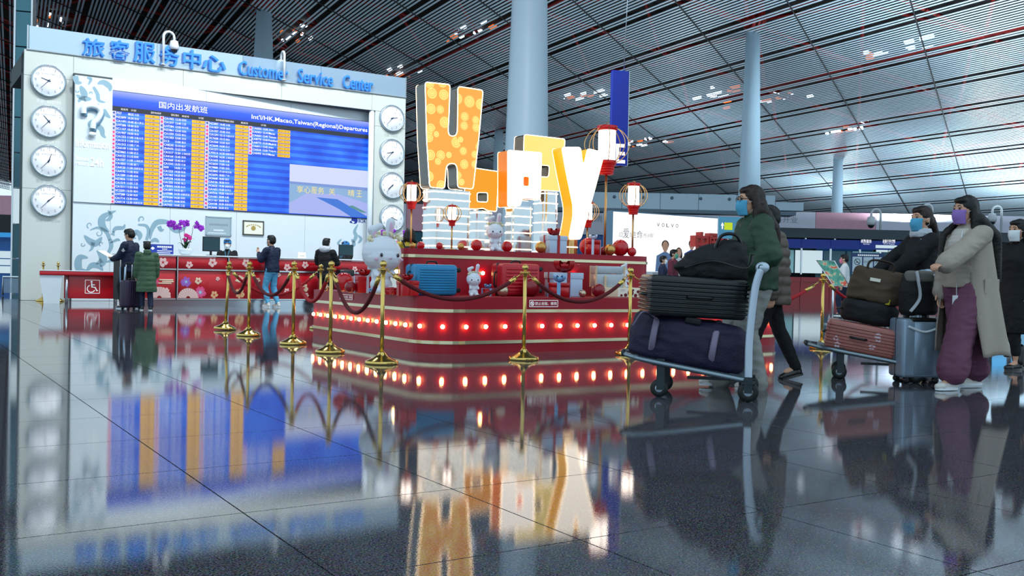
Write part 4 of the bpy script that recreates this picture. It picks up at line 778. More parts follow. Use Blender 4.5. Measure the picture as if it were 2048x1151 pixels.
# ================================================================ BALLS
M_RB = mat('ball_red', 'c2101f', .22, var=.05, coat=.4); M_DB = mat('ball_dark_red', '8c0f1e', .25, var=.05, coat=.3); M_GB = mat('ball_gold', 'c89a58', .28, .85, var=.03); M_SB2 = mat('ball_champagne', 'c7b49a', .25, .85, var=.03)
def deco_ball(px, py, r, t, z0, m, label):
    p = TP(t); s = p.uv(px, py)[0]; R = r / F * W(s, t).y
    o = MB(); o.ball((0, 0, R), R, n=28); b = o.build('decorative_ball', m, loc=W(s, t, z0), rz=RZ, label=label, cat='ball', group='decorative balls on the platform'); return b
for a in ((825, 490, 6, 10.75, UZ, M_GB, 'small gold ball at the foot of the lantern by the clocks'), (842, 484, 8, 10.95, UZ, M_RB, 'red ball tucked against the pedestal of the H'), (879, 490, 7, 10.62, UZ, M_RB, 'small red ball in front of the H pedestal'), (922, 492, 7, 10.62, UZ, M_GB, 'small gold ball in front of the H pedestal'),
    (953, 487, 11.5, 10.7, UZ, M_RB, 'red ball on one side of the rabbit seated on the upper tier'), (1014, 488, 11, 10.72, UZ, M_RB, 'red ball behind the shoulder of the rabbit on the upper tier'), (1082, 492, 11.5, 10.62, UZ, M_GB, 'gold ball beside the tall white gift box'), (1177, 484, 18, 10.95, UZ, M_RB, 'orange-red ball behind the round red gift'), (1207, 498, 9, 10.8, UZ, M_DB, 'dark red ball next to the tall lantern pole'),
    (1220, 497, 11.5, 10.65, UZ, M_GB, 'gold ball beside the largest red ball on the upper tier'), (1241, 491, 16.5, 10.75, UZ, M_RB, 'largest red ball on the upper tier'), (1264, 500, 9, 10.62, UZ, M_RB, 'small red ball at the end of the upper tier'),
    (688, 562, 19.5, 11.55, PZ, M_RB, 'large red ball on the lower tier beside the big rabbit'), (701, 571, 11.5, 11.1, PZ, M_DB, 'dark red ball in front of the large red ball'), (653, 573, 6.5, 12.0, PZ, M_SB2, 'champagne ball at the far end of the lower tier'), (1006, 583, 11.5, 9.75, PZ, M_SB2, 'champagne ball beside the red suitcase'), (1062, 572, 19, 9.85, PZ, M_DB, 'dark red ball leaning against the red suitcase'), (1165, 587, 7.5, 9.7, PZ, M_SB2, 'small champagne ball before the blue-white gift'), (1197, 583, 13.5, 9.8, PZ, M_DB, 'dark red ball in front of the silver trunk')): deco_ball(*a)
# ================================================================ GIFT BOXES
def gift(px, t, z0, wpx, hpx, body, rib, label, rnd=False, ribw=.16, bow=True, rz=RZ, bm_=None, dpx=None, group='wrapped gift boxes'):
    p = TP(t); s = p.uv(px, 550)[0]; k = W(s, t).y / F; wd, h = wpx * k, hpx * k; dp = (dpx or wpx * .8) * k; s = TP(t + dp * .35).uv(px, 550)[0]
    r = thing('gift_box', label, 'gift', W(s, t + dp / 2, z0), rz, group); lh = h * .27; bwm = bm_ or rib
    if rnd:
        MB().lathe([(wd * .47, 0), (wd * .48, h - lh * .5)], 32).build('box', body, r); MB().lathe([(wd * .5, h - lh), (wd * .5, h - .008), (wd * .48, h)], 32).build('lid', body, r)
        for a in (0.9, 2.5, 4.05, 5.6):
            M = Matrix.Rotation(a, 4, 'Z'); MB().box((wd * .5, 0, h / 2), (.006, wd * ribw, h), M=M).build('ribbon', rib, r)
        MB().box((0, 0, h + .002), (wd * .98, wd * ribw, .004), M=Matrix.Rotation(.9, 4, 'Z')).build('ribbon', rib, r)
    else:
        MB().rbox((0, 0, (h - lh * .5) / 2), (wd * .95, dp * .95, h - lh * .5), .006).build('box', body, r); MB().rbox((0, 0, h - lh / 2), (wd, dp, lh), .008).build('lid', body, r)
        MB().box((0, 0, h / 2 + .001), (wd * ribw, dp + .012, h + .008)).build('ribbon', rib, r); MB().box((0, 0, h / 2 + .001), (wd + .012, dp * ribw, h + .008)).build('ribbon', rib, r)
    if bow:
        b = MB(); L = wd * .62
        b.ball((0, 0, h + L * .12), L * .13, n=10); B = b.build('bow_knot', bwm, r)
        for i in range(8):
            a = i * math.pi / 4 + .2; u = Vector((math.cos(a), math.sin(a), 0)); g = MB(); P = []
            for q in range(9):
                f = q / 8; P.append(u * L * .7 * math.sin(math.pi * f) ** .8 * (1 if i % 2 else .7) + Vector((0, 0, h + .01 + L * (.55 if i % 2 else .8) * f * math.sin(math.pi * f * .95))))
            wv = Vector((-u.y, u.x, 0)) * L * .16; V = []
            for v in P: V += [v + wv, v - wv]
            g.add(V, [(2 * q, 2 * q + 1, 2 * q + 3, 2 * q + 2) for q in range(8)], sm=True); g.build('bow_loop', bwm, B)
    return r
M_GR = mat('gift_red', 'c0121c', .32, var=.05, coat=.2); M_GW = mat('gift_pale_blue', 'b9cfe8', .35, var=.04, coat=.2); M_RR = mat('ribbon_red', 'b0141c', .35, var=.05); M_RW = mat('ribbon_pale', 'c7d6ec', .35, var=.04); M_RBL = mat('ribbon_blue', '7fb0dc', .35, var=.05)
gift(1109, 10.6, UZ, 45, 36, M_GW, M_RR, 'pale blue gift with red ribbon in front of the letter y', rnd=False, ribw=.12); gift(1187, 10.56, UZ, 31, 30, M_GR, M_RW, 'round red gift with pale bow on the upper tier', rnd=True, ribw=.16)
gift(731, 11.0, PZ, 42, 33, M_GR, M_RW, 'red gift box with pale ribbon and red bow before the big rabbit', ribw=.12, bm_=M_RR); gift(786, 10.25, PZ, 30, 14, M_GR, M_GR, 'flat round red box under the big rabbit', rnd=True, bow=False)
gift(818, 9.75, PZ, 38, 30, M_GR, M_RR, 'dark bowed red gift next to the blue suitcase', ribw=.12); gift(1131, 9.95, PZ, 75, 48, M_GW, M_RR, 'large pale blue gift with dark red ribbons and gold loops', ribw=.09, dpx=34)
gift(1121, 9.56, PZ, 45, 29, M_GR, M_RBL, 'round red gift with blue bow before the large pale gift', rnd=True, ribw=.16, dpx=20); gift(978, 10.1, PZ, 26, 14, M_GR, M_RBL, 'small red gift with blue bow between rabbit and red suitcase', ribw=.16)
# ================================================================ SUITCASES
M_CHR = mat('luggage_black_trim', '101216', .35, var=.03); M_ZIP = mat('luggage_zip', '30343a', .4, .3, var=0)
def suitcase(loc, rz, wd, dp, h, m, label, ribs='v', nr=9, tilt=None, wheels=True, handle=0., rad=.05, lie=False, hm=None, group=None):
    "upright shell: width x, depth y, height z; wheels under z=0"
    t = thing('suitcase', label, 'suitcase', loc, rz, group); z0 = .05 if wheels else 0; hm = hm or M_CHR
    if tilt: t.rotation_euler = tilt
    b = MB(); b.rbox((0, 0, z0 + (h - z0) / 2), (wd, dp, h - z0), rad, seg=4); sh = b.build('shell', m, t)
    for i in range(nr):
        f = (i + .5) / nr
        if ribs == 'p': g = MB(); g.rbox((0, -dp / 2 + rad + (dp - 2 * rad) * f, z0 + (h - z0) / 2), (wd + .018, (dp - 2 * rad) / nr * .5, h - z0 + .018), .006, seg=1); g.build('rib', m, sh); continue
        for sg in (-1, 1):
            g = MB()
            if ribs == 'v': g.rbox((-wd / 2 + rad + (wd - 2 * rad) * f, sg * dp / 2, z0 + (h - z0) / 2), ((wd - 2 * rad) / nr * .55, .016, h - z0 - 2 * rad), .006, seg=1)
            else: g.rbox((0, sg * dp / 2, z0 + rad + (h - z0 - 2 * rad) * f), (wd - 1.6 * rad, .016, (h - z0 - 2 * rad) / nr * .55), .006, seg=1)
            g.build('rib', m, sh)
    MB().rbox((0, 0, z0 + (h - z0) / 2), (wd + .006, .012, h - z0 + .006), .004, seg=1).build('zip_band', M_ZIP, t)
    g = MB(); g.tube(bez2([Vector((-.09, 0, h - .004)), Vector((-.07, 0, h + .03)), Vector((.07, 0, h + .03)), Vector((.09, 0, h - .004))], 5), .011, 7); g.build('carry_handle', hm, t)
    g = MB(); g.tube(bez2([Vector((wd / 2 - .004, 0, h * .42)), Vector((wd / 2 + .03, 0, h * .46)), Vector((wd / 2 + .03, 0, h * .62)), Vector((wd / 2 - .004, 0, h * .66))], 5), .011, 7); g.build('side_handle', hm, t)
    if wheels:
        for sx in (-1, 1):
            for sy in (-1, 1):
                g = MB(); x, y = sx * (wd / 2 - .06), sy * (dp / 2 - .045); M = Matrix.Translation((x, y, .027)) @ Matrix.Rotation(math.pi / 2, 4, 'X')
                g.lathe([(.012, -.018), (.027, -.016), (.027, .016), (.012, .018)], 14, M=M); g.box((x, y, .058), (.03, .045, .03)); g.build('wheel', M_CHR, t)
    if handle > 0:
        g = MB()
        for sx in (-1, 1): g.tube([(sx * .08, dp * .3, h - .1), (sx * .08, dp * .3, h + handle)], .008, 8)
        g.build('handle_tube', M_STEEL, t); MB().rbox((0, dp * .3, h + handle), (.2, .03, .03), .01).build('grip', M_CHR, t)
    return t
M_SBLUE = mat('luggage_turquoise', '1784b8', .35, var=.05, coat=.2); M_SRED = mat('luggage_red', 'c01a2c', .35, var=.05, coat=.2)
# on the platform: lying on their long side
def suit_lying(px, t, wpx, hpx, dp, m, label, nr):
    p = TP(t + dp * .4); s = p.uv(px, 570)[0]; k = W(s, t).y / F; wd, h = wpx * k, hpx * k
    o = suitcase(W(s - wd / 2 + .0, t + dp / 2, PZ + h / 2), 0, h, dp, wd, m, label, 'v', nr, rad=.045)
    o.matrix_world = Matrix.Translation(W(s + wd / 2, t + dp / 2, PZ + h / 2 + .004)) @ Matrix.Rotation(RZ, 4, 'Z') @ Matrix.Rotation(-math.pi / 2, 4, 'Y'); return o
suit_lying(869, 9.85, 104, 62, .3, M_SBLUE, 'turquoise ribbed suitcase lying on its side on the lower tier', 9); suit_lying(1037, 9.98, 98, 64, .3, M_SRED, 'red hard-shell suitcase lying on its side on the lower tier', 7)
# silver trunk, beige crate, strawberry box
M_TRK = mat('trunk_silver', 'b8c4cc', .35, .3, var=.08, vs=40); M_TAN = mat('trunk_tan', 'd8c0a0', .5, var=.05); M_BEI = mat('crate_beige', 'e6d2b4', .6, var=.05); M_BERRY = mat('berry_dark_red', '6a1420', .4, var=.1)
p = TP(10.0); s, _ = p.uv(1230, 560); k = W(s, 10).y / F
cr = thing('beige_crate', 'beige crate with printed berries and a small face on the lower tier', 'crate', W(s + .06, 10.05, PZ), .14); cw, ch = 84 * k, 19 * k
MB().rbox((0, .0, ch / 2), (cw, .5, ch), .008).build('crate_body', M_BEI, cr); MB().box((cw * .18, -.252, ch * .5), (cw * .5, .004, ch * .9)).build('white_label', M_PAPER, cr)
for i, (fx, fz, r) in enumerate(((.02, .2, .016), (.12, .24, .022), (.24, .45, .04), (.36, .22, .022), (.42, .6, .02), (.3, .75, .014))): g = MB(); g.plate([[(cw * fx + r * math.cos(q * .6283), ch * fz + r * math.sin(q * .6283)) for q in range(10)]], .001, -.256); g.build('berry_print', M_BERRY, cr)
g = MB(); g.text('[•ᴗ•]', cw * .0 , cw * .1, ch * .6, ch * .85, -.2545); g.build('face_print', M_GREYP, cr)
tk = thing('silver_trunk', 'silver studded trunk with tan edges standing on the beige crate', 'trunk', W(s - .05, 10.1, PZ + ch + .001), .14); tw, thh = 58 * k, 42 * k
MB().rbox((0, 0, thh * .31), (tw, .34, thh * .62), .008).build('trunk_body', M_TRK, tk); MB().rbox((0, 0, thh * .81), (tw, .34, thh * .36), .012).build('trunk_lid', M_TRK, tk)
for sx in (-1, 1):
    for sy in (-1, 1): MB().box((sx * tw * .49, sy * .165, thh * .5), (.022, .022, thh + .004)).build('edge_strip', M_TAN, tk)
for i in range(12):
    for j in range(4): MB().ball((-tw * .42 + tw * .84 * i / 11, -.172, thh * (.68 + .08 * j)), .004, n=6).build('stud', M_STEEL, tk)
g = MB(); g.rbox((-tw * .18, -.19, thh * .25), (.03, .02, thh * .6), .006, M=None); g.build('strap', M_TAN, tk)
# ================================================================ SOFT BODIES (one continuous surface from overlapping volumes)
def cap_geo(p0, p1, r0, r1, n=14):
    p0, p1 = Vector(p0), Vector(p1); t = (p1 - p0); L = t.length; t = t.normalized() if L > 1e-6 else Vector((0, 0, 1))
    a = t.orthogonal().normalized(); b = t.cross(a); rings = []
    for k in range(1, 5): q = math.pi / 2 * k / 4; rings.append((p0 - t * r0 * math.cos(q), r0 * math.sin(q)))
    for k in range(4): q = math.pi / 2 * k / 4; rings.append((p1 + t * r1 * math.sin(q), r1 * math.cos(q)))
    V = [p0 - t * r0]; 
    for c, r in rings: V += [c + (a * math.cos(2 * math.pi * k / n) + b * math.sin(2 * math.pi * k / n)) * r for k in range(n)]
    V.append(p1 + t * r1); N = len(rings); Fc = [(0, 1 + (k + 1) % n, 1 + k) for k in range(n)]
    for i in range(N - 1):
        for k in range(n): Fc.append((1 + i * n + k, 1 + i * n + (k + 1) % n, 1 + (i + 1) * n + (k + 1) % n, 1 + (i + 1) * n + k))
    e = len(V) - 1; Fc += [(e, 1 + (N - 1) * n + k, 1 + (N - 1) * n + (k + 1) % n) for k in range(n)]; return V, Fc
def loft_geo(secs, n=24, power=2.3):
    "secs: (cx,cy,cz,rx,ry) closed stack of superellipses"
    V = []; 
    for cx, cy, cz, rx, ry in secs:
        for k in range(n):
            q = 2 * math.pi * k / n; c, s_ = math.cos(q), math.sin(q)
            V.append(Vector((cx + rx * math.copysign(abs(c) ** (2 / power), c), cy + ry * math.copysign(abs(s_) ** (2 / power), s_), cz)))
    N = len(secs); Fc = [(i * n + k, i * n + (k + 1) % n, (i + 1) * n + (k + 1) % n, (i + 1) * n + k) for i in range(N - 1) for k in range(n)]
    Fc += [tuple(range(n))[::-1], tuple((N - 1) * n + k for k in range(n))]; return V, Fc
def blob(prims, voxel, sm=3, fold=0., ff=7., quilt=None, stretch=(1, 1, .45)):
    g = MB()
    for p in prims:
        if p[0] == 'c': V, Fc = cap_geo(*p[1:5])
        elif p[0] == 'e':
            q = MB(); q.ball((0, 0, 0), p[2], n=20); V, Fc = q.v, q.f
            M = Matrix.Translation(p[1]) @ (p[3].to_4x4() if len(p) > 3 else Matrix.Identity(4)); V = [M @ v for v in V]
        elif p[0] == 'L': V, Fc = loft_geo(p[1]); V = [p[2](v) for v in V] if len(p) > 2 else V
        g.add(V, Fc)
    me = bpy.data.meshes.new('b'); me.from_pydata([tuple(v) for v in g.v], [], g.f); o = bpy.data.objects.new('b', me)
    bm = bmesh.new(); bm.from_mesh(me); bmesh.ops.remove_doubles(bm, verts=bm.verts, dist=1e-6); bmesh.ops.recalc_face_normals(bm, faces=bm.faces); bm.to_mesh(me); bm.free()
    md = o.modifiers.new('r', 'REMESH'); md.mode = 'VOXEL'; md.voxel_size = voxel; md.adaptivity = 0
    if sm: s2 = o.modifiers.new('s', 'SMOOTH'); s2.iterations = sm; s2.factor = .5
    r = eval_mesh(o); bpy.data.meshes.remove(me)
    if fold or quilt:
        off = random.random() * 50
        nr = [v.normal.copy() for v in r.vertices]
        for v, n in zip(r.vertices, nr):
            d = 0
            if fold:
                c = v.co; q = Vector((c.x * stretch[0], c.y * stretch[1], c.z * stretch[2])) * ff + Vector((off, off, off)); d += fold * (noise.noise(q) + .5 * noise.noise(q * 2.1))
                q2 = Vector((c.x * .5 + c.z * .8, c.y * .5, c.z - c.x * .4)) * ff * 1.6; d += fold * .5 * (1 - abs(noise.noise(q2)) * 2) 
            if quilt: d += quilt[0] * (abs(math.sin(v.co.z * quilt[1])) ** .6 - .5)
            v.co += n * d
    for p in r.polygons: p.use_smooth = True
    r.update(); return r
def soft(name, prims, voxel, m, parent, sm=3, **kw):
    me = blob(prims, voxel, sm, **kw); me.name = name; me.materials.append(m); return link(name, me, parent)
# ================================================================ RABBIT FIGURES
M_RAB = mat('rabbit_white', 'dfe4ee', .45, var=.03, bump=.15, bs=60); M_RPK = mat('rabbit_ear_pink', 'dcb4cc', .5, var=.05); M_RPOM = mat('crown_flower_cream', 'e6dcb4', .6, var=.1, vs=20); M_REYE = mat('rabbit_eye_dark', '1a1c28', .15, var=0, coat=1); M_RBLU = mat('rabbit_flower_blue', '7fb4e2', .5, var=.1)
def rabbit(loc, rz, k, label, seated=True, bent=True, vox=.012, skirt=False, hs=1.12):
    "k = total height incl. ears; faces -y"
    t = thing('rabbit_figure', label, 'rabbit', loc, rz, scale=k); hd = .52
    pr = [('e', (0, .0, hd), (.2 * hs, .17 * hs, .18 * hs)), ('e', (0, -.03, hd - .05), (.19 * hs, .16 * hs, .14 * hs)), ('e', (0, .01, .24), (.13, .115, .17)), ('e', (0, 0, .12), (.15, .13, .11)), ('c', (-.08, -.05, .05), (-.1, -.16, .045), .055, .05), ('c', (.08, -.05, .05), (.1, -.16, .045), .055, .05),
          ('c', (-.1, -.02, .32), (-.12, -.12, .24), .045, .04), ('c', (.1, -.02, .32), (.12, -.12, .24), .045, .04), ('c', (.08, .01, .66), (.13, .01, .93), .045, .06)]
    if bent: pr += [('c', (-.08, .01, .66), (-.15, .0, .82), .045, .055), ('c', (-.15, 0, .82), (-.05, -.03, .87), .055, .045)]
    else: pr += [('c', (-.08, .01, .66), (-.12, .01, .93), .045, .06)]
    soft('body', pr, vox, M_RAB, t, 3)
    g = MB(); g.ball((.108, -.045, .82), (.028, .012, .11), n=14, M=Matrix.Translation((0, 0, 0))); g.build('inner_ear', M_RPK, t); g = MB(); g.ball((-.125, -.045, .76), (.026, .012, .07), n=14); g.build('inner_ear', M_RPK, t)
    for sx in (-1, 1): MB().ball((sx * .09 * hs, -.168 * hs, hd - .02), (.02, .012, .026), n=12).build('eye', M_REYE, t); MB().ball((sx * .135 * hs, -.152 * hs, hd - .075), (.03, .008, .02), n=10).build('cheek', M_RPK, t)
    MB().ball((0, -.19 * hs - .003, hd - .06), (.018, .01, .013), n=10).build('nose', M_RPK, t); rr = random.Random(int(k * 1000))
    for i in range(16):
        a = math.pi * (i / 15) ; x = .2 * math.cos(a) * .8 * hs; g = MB(); c = Vector((x + .02, -.02 + rr.uniform(-.05, .03), hd + (.14 + .05 * math.sin(a)) * hs + rr.uniform(-.02, .02)))
        for e in range(4): g.ball(c + Vector((rr.uniform(-.02, .02), rr.uniform(-.02, .02), rr.uniform(-.015, .015))), .02, n=8)
        g.build('crown_flower', M_RPOM, t)
    if skirt:
        for i in range(10):
            a = math.pi * (1.05 + .9 * i / 9); c = Vector((.17 * math.cos(a), .17 * math.sin(a), .05)); g = MB()
            for e in range(5): g.ball(c + Vector((.018 * math.cos(e * 1.2566), 0, .018 * math.sin(e * 1.2566))), .014, n=6)
            g.build('blue_flower', M_RBLU, t)
    return t
def rab(px, t, ztop_px, z0, label, rz=0, **kw):
    p = TP(t); s, z1 = p.uv(px, ztop_px); return rabbit(W(s, t, z0), RZ + rz, (z1 - z0) / .99, label, **kw)
rab(765, 10.5, 434, PZ, 'big white rabbit with one folded ear and a flower crown', rz=.05, skirt=True, vox=.011, hs=1.32); rab(990, 10.66, 425, UZ, 'white rabbit seated on the upper tier below the letter a', rz=-.25); rab(948, 9.75, 527, PZ, 'white rabbit peeking over the rope between the two suitcases', rz=-.3); rab(1249, 9.92, 524, PZ + ch, 'small grey-white rabbit sitting on the crate before the silver trunk', rz=.3, bent=True)
# ================================================================ PEOPLE
M_SKIN = mat('skin', 'd2a084', .5, var=.05, vs=12); M_SKIN2 = mat('skin_warm', 'b98468', .5, var=.05, vs=12); M_HAIRB = mat('hair_black', '070709', .5, var=.3, vs=30, bump=.25, bs=90); M_HAIRBR = mat('hair_brown', '20100b', .48, var=.35, vs=30, bump=.3, bs=90); M_EYE = mat('eye_dark', '1a1210', .2, var=0, coat=.6); M_LIP = mat('lip', '9a4a44', .5, var=0)
def ik(A, B, l1, l2, pole):
    A, B, pole = Vector(A), Vector(B), Vector(pole); d = B - A; L = min(d.length, (l1 + l2) * .999); u = d.normalized(); B = A + u * L
    x = (l1 * l1 - l2 * l2 + L * L) / (2 * L); h = math.sqrt(max(0, l1 * l1 - x * x)); n = (pole - u * pole.dot(u)); n = n.normalized() if n.length > 1e-6 else u.orthogonal()
    return A + u * x + n * h, B
def hand_prims(wr, d, nrm, side, curl=.5):
    "wrist, pointing direction, palm normal, side=+1 left / -1 right"
    d = Vector(d).normalized(); nrm = (Vector(nrm) - d * Vector(nrm).dot(d)).normalized(); lat = d.cross(nrm) * side; wr = Vector(wr); R = Matrix((d, lat, nrm)).transposed()
    pr = [('e', wr + d * .045, (.052, .041, .017), R), ('c', wr - d * .02, wr + d * .02, .024, .026)]
    for i, (o, L) in enumerate(((-.03, .066), (-.01, .076), (.011, .07), (.031, .054))):
        p = wr + d * .085 + lat * o; a = curl * .5; r = .0088
        for q, f in enumerate((.46, .31, .25)):
            v = (d * math.cos(a) + nrm * math.sin(a)); e = p + v * L * f; pr.append(('c', p, e, r, r * .93)); p = e; a += curl; r *= .93
    p = wr + d * .025 - lat * .035; v1 = (d * .6 - lat * .75 + nrm * .25).normalized(); e = p + v1 * .04; pr.append(('c', p, e, .0125, .0105)); v2 = (d * .9 - lat * .2 + nrm * .5 * curl).normalized(); pr.append(('c', e, e + v2 * .033, .0105, .009)); return pr
def person(label, loc, rz, h, top, trou, shoes, hair, feet=((.12, .09), (-.12, -.09)), hands=None, lean=0., yaw=0., nod=0., mask=None, male=True, skin=None, vox=.009, cvox=.014, group=None, glasses=False, cap=None, knee_fwd=1.0, wide=1.0):
    """top: dict(m, hem, bulk, flare, quilt, sleeve)   trou: dict(m, w, hem)   hair: dict(m, kind)   local +x = forward, +y = left"""
    t = thing('person', label, 'person', loc, rz, group, scale=h / 1.70); skin = skin or M_SKIN; sh = .185 if male else .165; hipw = .09
    piv = Vector((0, 0, .92)); Rl = Matrix.Rotation(lean, 3, 'Y'); up = lambda v: piv + Rl @ (Vector(v) - piv) if Vector(v).z > .92 else Vector(v)
    upf = lambda v: piv + Rl @ (Vector(v) - piv) * 1 if v.z > .92 else v
    # head frame
    hc = up((.02, 0, 1.585)); Rh = Matrix.Rotation(yaw, 3, 'Z') @ Matrix.Rotation(lean * .3 + nod, 3, 'Y'); HK = 1.07; hp = lambda v: hc + Rh @ (Vector(v) * HK)
    body = [('e', hp((-.008, 0, .022)), (0.1027, 0.08132, 0.09844), Rh), ('e', hp((.028, 0, -.045)), (0.06634, 0.05992, 0.0749), Rh), ('e', hp((.03, 0, -.005)), (0.06634, 0.06634, 0.0642), Rh), ('c', hp((.085, 0, .0)), hp((.103, 0, -.03)), .009, .014), ('c', up((0, 0, 1.42)), hp((-.012, 0, -.06)), .056, .052)]
    for s_ in (-1, 1): body += [('e', hp((-.012, s_ * .076, -.012)), (0.0214, 0.0107, 0.03531), Rh), ('e', hp((.083, s_ * .03, .028)), (0.01498, 0.0214, 0.00856), Rh)]
    body += [('e', hp((.085, 0, -.072)), (0.01284, 0.02354, 0.00963), Rh), ('e', hp((.07, 0, -.105)), (0.02354, 0.02782, 0.01926), Rh)]
    body += [('L', [(0, 0, .84, .07, .11), (0, 0, .95, .085, .13), (0, 0, 1.1, .08, .115), (.01, 0, 1.28, .095, .14), (0, 0, 1.39, .07, .13), (0, 0, 1.44, .05, .06)], upf)]
    S = {}; hands = hands or {}
    for s_, nm in ((1, 'l'), (-1, 'r')):
        A = up((-.01, s_ * sh, 1.385)); tg = hands.get(nm); hb = .5
        if tg is None: tg = dict(p=(.05, s_ * (sh + .06), .84), d=(.15, 0, -1), n=(0, -s_, 0), pole=(-1, s_ * .5, 0))
        el, wr = ik(A, tg['p'], .29, .25, tg.get('pole', (-.6, s_ * .6, -1))); S[nm] = (A, el, wr)
        body += [('c', A, el, .046, .038), ('c', el, wr, .038, .024)] + hand_prims(wr, tg.get('d', wr - el), tg.get('n', (0, -s_, 0)), s_, tg.get('curl', .45))
    Lg = {}
    for (s_, ft) in ((1, feet[0]), (-1, feet[1])):
        hip = Vector((0, s_ * hipw, .9)); az = ft[2] if len(ft) > 2 else .085; kn, an = ik(hip, (ft[0] - .03, ft[1], az), .43, .415, (knee_fwd, 0, 0)); Lg[s_] = (hip, kn, an)
        body += [('c', hip, kn, .075, .05), ('c', kn, an, .05, .034), ('c', an, an + Vector((.1, 0, -.04)), .032, .028)]
    soft('body', body, vox, skin, t, 2)
    for s_ in (-1, 1): MB().ball(hp((.084, s_ * .03, .012)), (.007, .012, .008), n=10).build('eye', M_EYE, t); MB().tube([hp((.09, s_ * .014, .034)), hp((.09, s_ * .03, .039)), hp((.08, s_ * .046, .032))], .004, 5).build('eyebrow', hair['m'], t)
    if glasses:
        g = MB()
        for s_ in (-1, 1): g.tube([hp((.1, s_ * .033 + .024 * math.cos(a), .012 + .018 * math.sin(a))) for a in [i * .524 for i in range(12)]], .0025, 5, closed=True); g.tube([hp((.098, s_ * .056, .016)), hp((.0, s_ * .082, .014))], .0025, 5)
        g.build('glasses', M_BLACKP, t)
    if mask:
        V = []; n, mrow = 15, 9
        for i in range(mrow):
            f = i / (mrow - 1)
            for j in range(n):
                a = (j / (n - 1) - .5) * 2.35; zz = .002 - .118 * f; R0 = (.094 + .018 * math.sin(math.pi * min(1, f * 1.15))) ; wy = .074 - .012 * f
                V.append(hp((.012 + (R0 - .004) * math.cos(a) - .006 * f, wy * math.sin(a), zz)))
        g = MB(); Fc = [(i * n + j, i * n + j + 1, (i + 1) * n + j + 1, (i + 1) * n + j) for i in range(mrow - 1) for j in range(n - 1)]; g.add(V, Fc, sm=True); mo = g.build('face_mask', mask, t)
        sdm = mo.modifiers.new('t', 'SOLIDIFY'); sdm.thickness = .004
        g = MB()
        for s_ in (-1, 1): g.tube([hp((.04, s_ * .07, -.02)), hp((-.02, s_ * .087, .01)), hp((-.02, s_ * .082, -.05)), hp((.03, s_ * .062, -.09))], .002, 4)
        g.build('ear_loop', M_PLW, mo)
    else:
        g = MB(); g.ball(hp((.091, 0, -.07)), (.006, .022, .006), n=10); g.build('mouth', M_LIP, t)
    # hair
    k = hair['kind']; hpr = [('e', hp((-.02, 0, .038)), (0.107, 0.09095, 0.09844), Rh), ('e', hp((-.045, 0, -.0)), (0.08025, 0.08881, 0.09095), Rh)]
    if k == 'short': hpr += [('e', hp((.04, 0, .085)), (0.05885, 0.06955, 0.0321), Rh)] + [('e', hp((.03 * math.cos(a), .06 * math.sin(a), .1)), (0.03745, 0.0321, 0.02782), Rh) for a in (0, 1.2, 2.5, 3.8, 5)]
    if k == 'bob': hpr += [('c', hp((-.03, s_ * .075, .03)), hp((-.02, s_ * .085, -.11)), .03, .035) for s_ in (-1, 1)] + [('e', hp((-.07, 0, -.06)), (0.0535, 0.0856, 0.0963), Rh), ('e', hp((.045, 0, .08)), (0.04815, 0.0642, 0.02996), Rh)]
    if k == 'long':
        hpr += [('e', hp((.035, 0, .082)), (0.05885, 0.07062, 0.0321), Rh)]
        for s_ in (-1, 1): hpr += [('c', hp((-.01, s_ * .074, .04)), hp((-.03, s_ * .088, -.14)), .03, .04), ('c', hp((-.03, s_ * .088, -.14)), hp((-.05, s_ * .1, -.32)), .042, .04)]
        L = hair.get('len', .45); hpr += [('e', hp((-.085, 0, -.1)), (0.05885, 0.0963, 0.1498), Rh), ('c', hp((-.09, .04, -.15)), hp((-.13, .05, -.1 - L)), .055, .035), ('c', hp((-.09, -.04, -.15)), hp((-.13, -.05, -.1 - L)), .055, .035)]
        if hair.get('front'): hpr += [('c', hp((.0, -.085, -.1)), hp((.13, -.1, -.2)), .035, .03), ('c', hp((.13, -.1, -.2)), hp((.17, -.09, -.5)), .03, .015)]
        o_ = hair.get('out', 0); hpr += [('c', hp((-.06, .09 * q, -.08)), hp((-.11 - o_, .1 * q, -.22)), .06, .055) for q in (-1, 0, 1)] + [('c', hp((-.11 - o_, .1 * q, -.22)), hp((-.15 - o_, .09 * q, -.1 - L)), .055, .03) for q in (-1, 0, 1)]
    if k == 'pony': hpr += [('e', hp((.035, 0, .08)), (0.05885, 0.06848, 0.0321), Rh), ('c', hp((-.11, 0, .0)), hp((-.17, 0, -.12)), .05, .04), ('c', hp((-.17, 0, -.12)), hp((-.15, 0, -.28)), .04, .018)]
    soft('hair', hpr, min(cvox, .011), hair['m'], t, 2, fold=.005, ff=22, stretch=(1, 1, .35))
    if cap: soft('cap', [('e', hp((-.02, 0, .06)), (0.1177, 0.1027, 0.0963), Rh), ('e', hp((-.06, 0, .02)), (0.0856, 0.09844, 0.0642), Rh)], .012, cap, t, 2, fold=.004, ff=20)
    # top
    bk = top.get('bulk', .02); hem = top.get('hem', .82); fl_ = top.get('flare', 0.); cv = cvox
    secs = [(0, 0, hem, .115 + bk + fl_, (.155 if male else .145) + bk + fl_)]
    if hem < .7: secs.append((0, 0, (hem + .92) / 2, .115 + bk + fl_ * .6, .15 + bk + fl_ * .6))
    secs += [(0, 0, .93, .115 + bk, .15 + bk), (0, 0, 1.1, .108 + bk, .142 + bk), (.012, 0, 1.25, .116 + bk, sh - .018 + bk * .9), (.0, 0, 1.335, .1 + bk * .8, sh - .025 + bk * .6), (-.005, 0, 1.395, .078 + bk * .5, .115 + bk * .3), (-.005, 0, 1.43, .066 + bk * .2, .078), (-.005, 0, 1.465, .062, .064)]
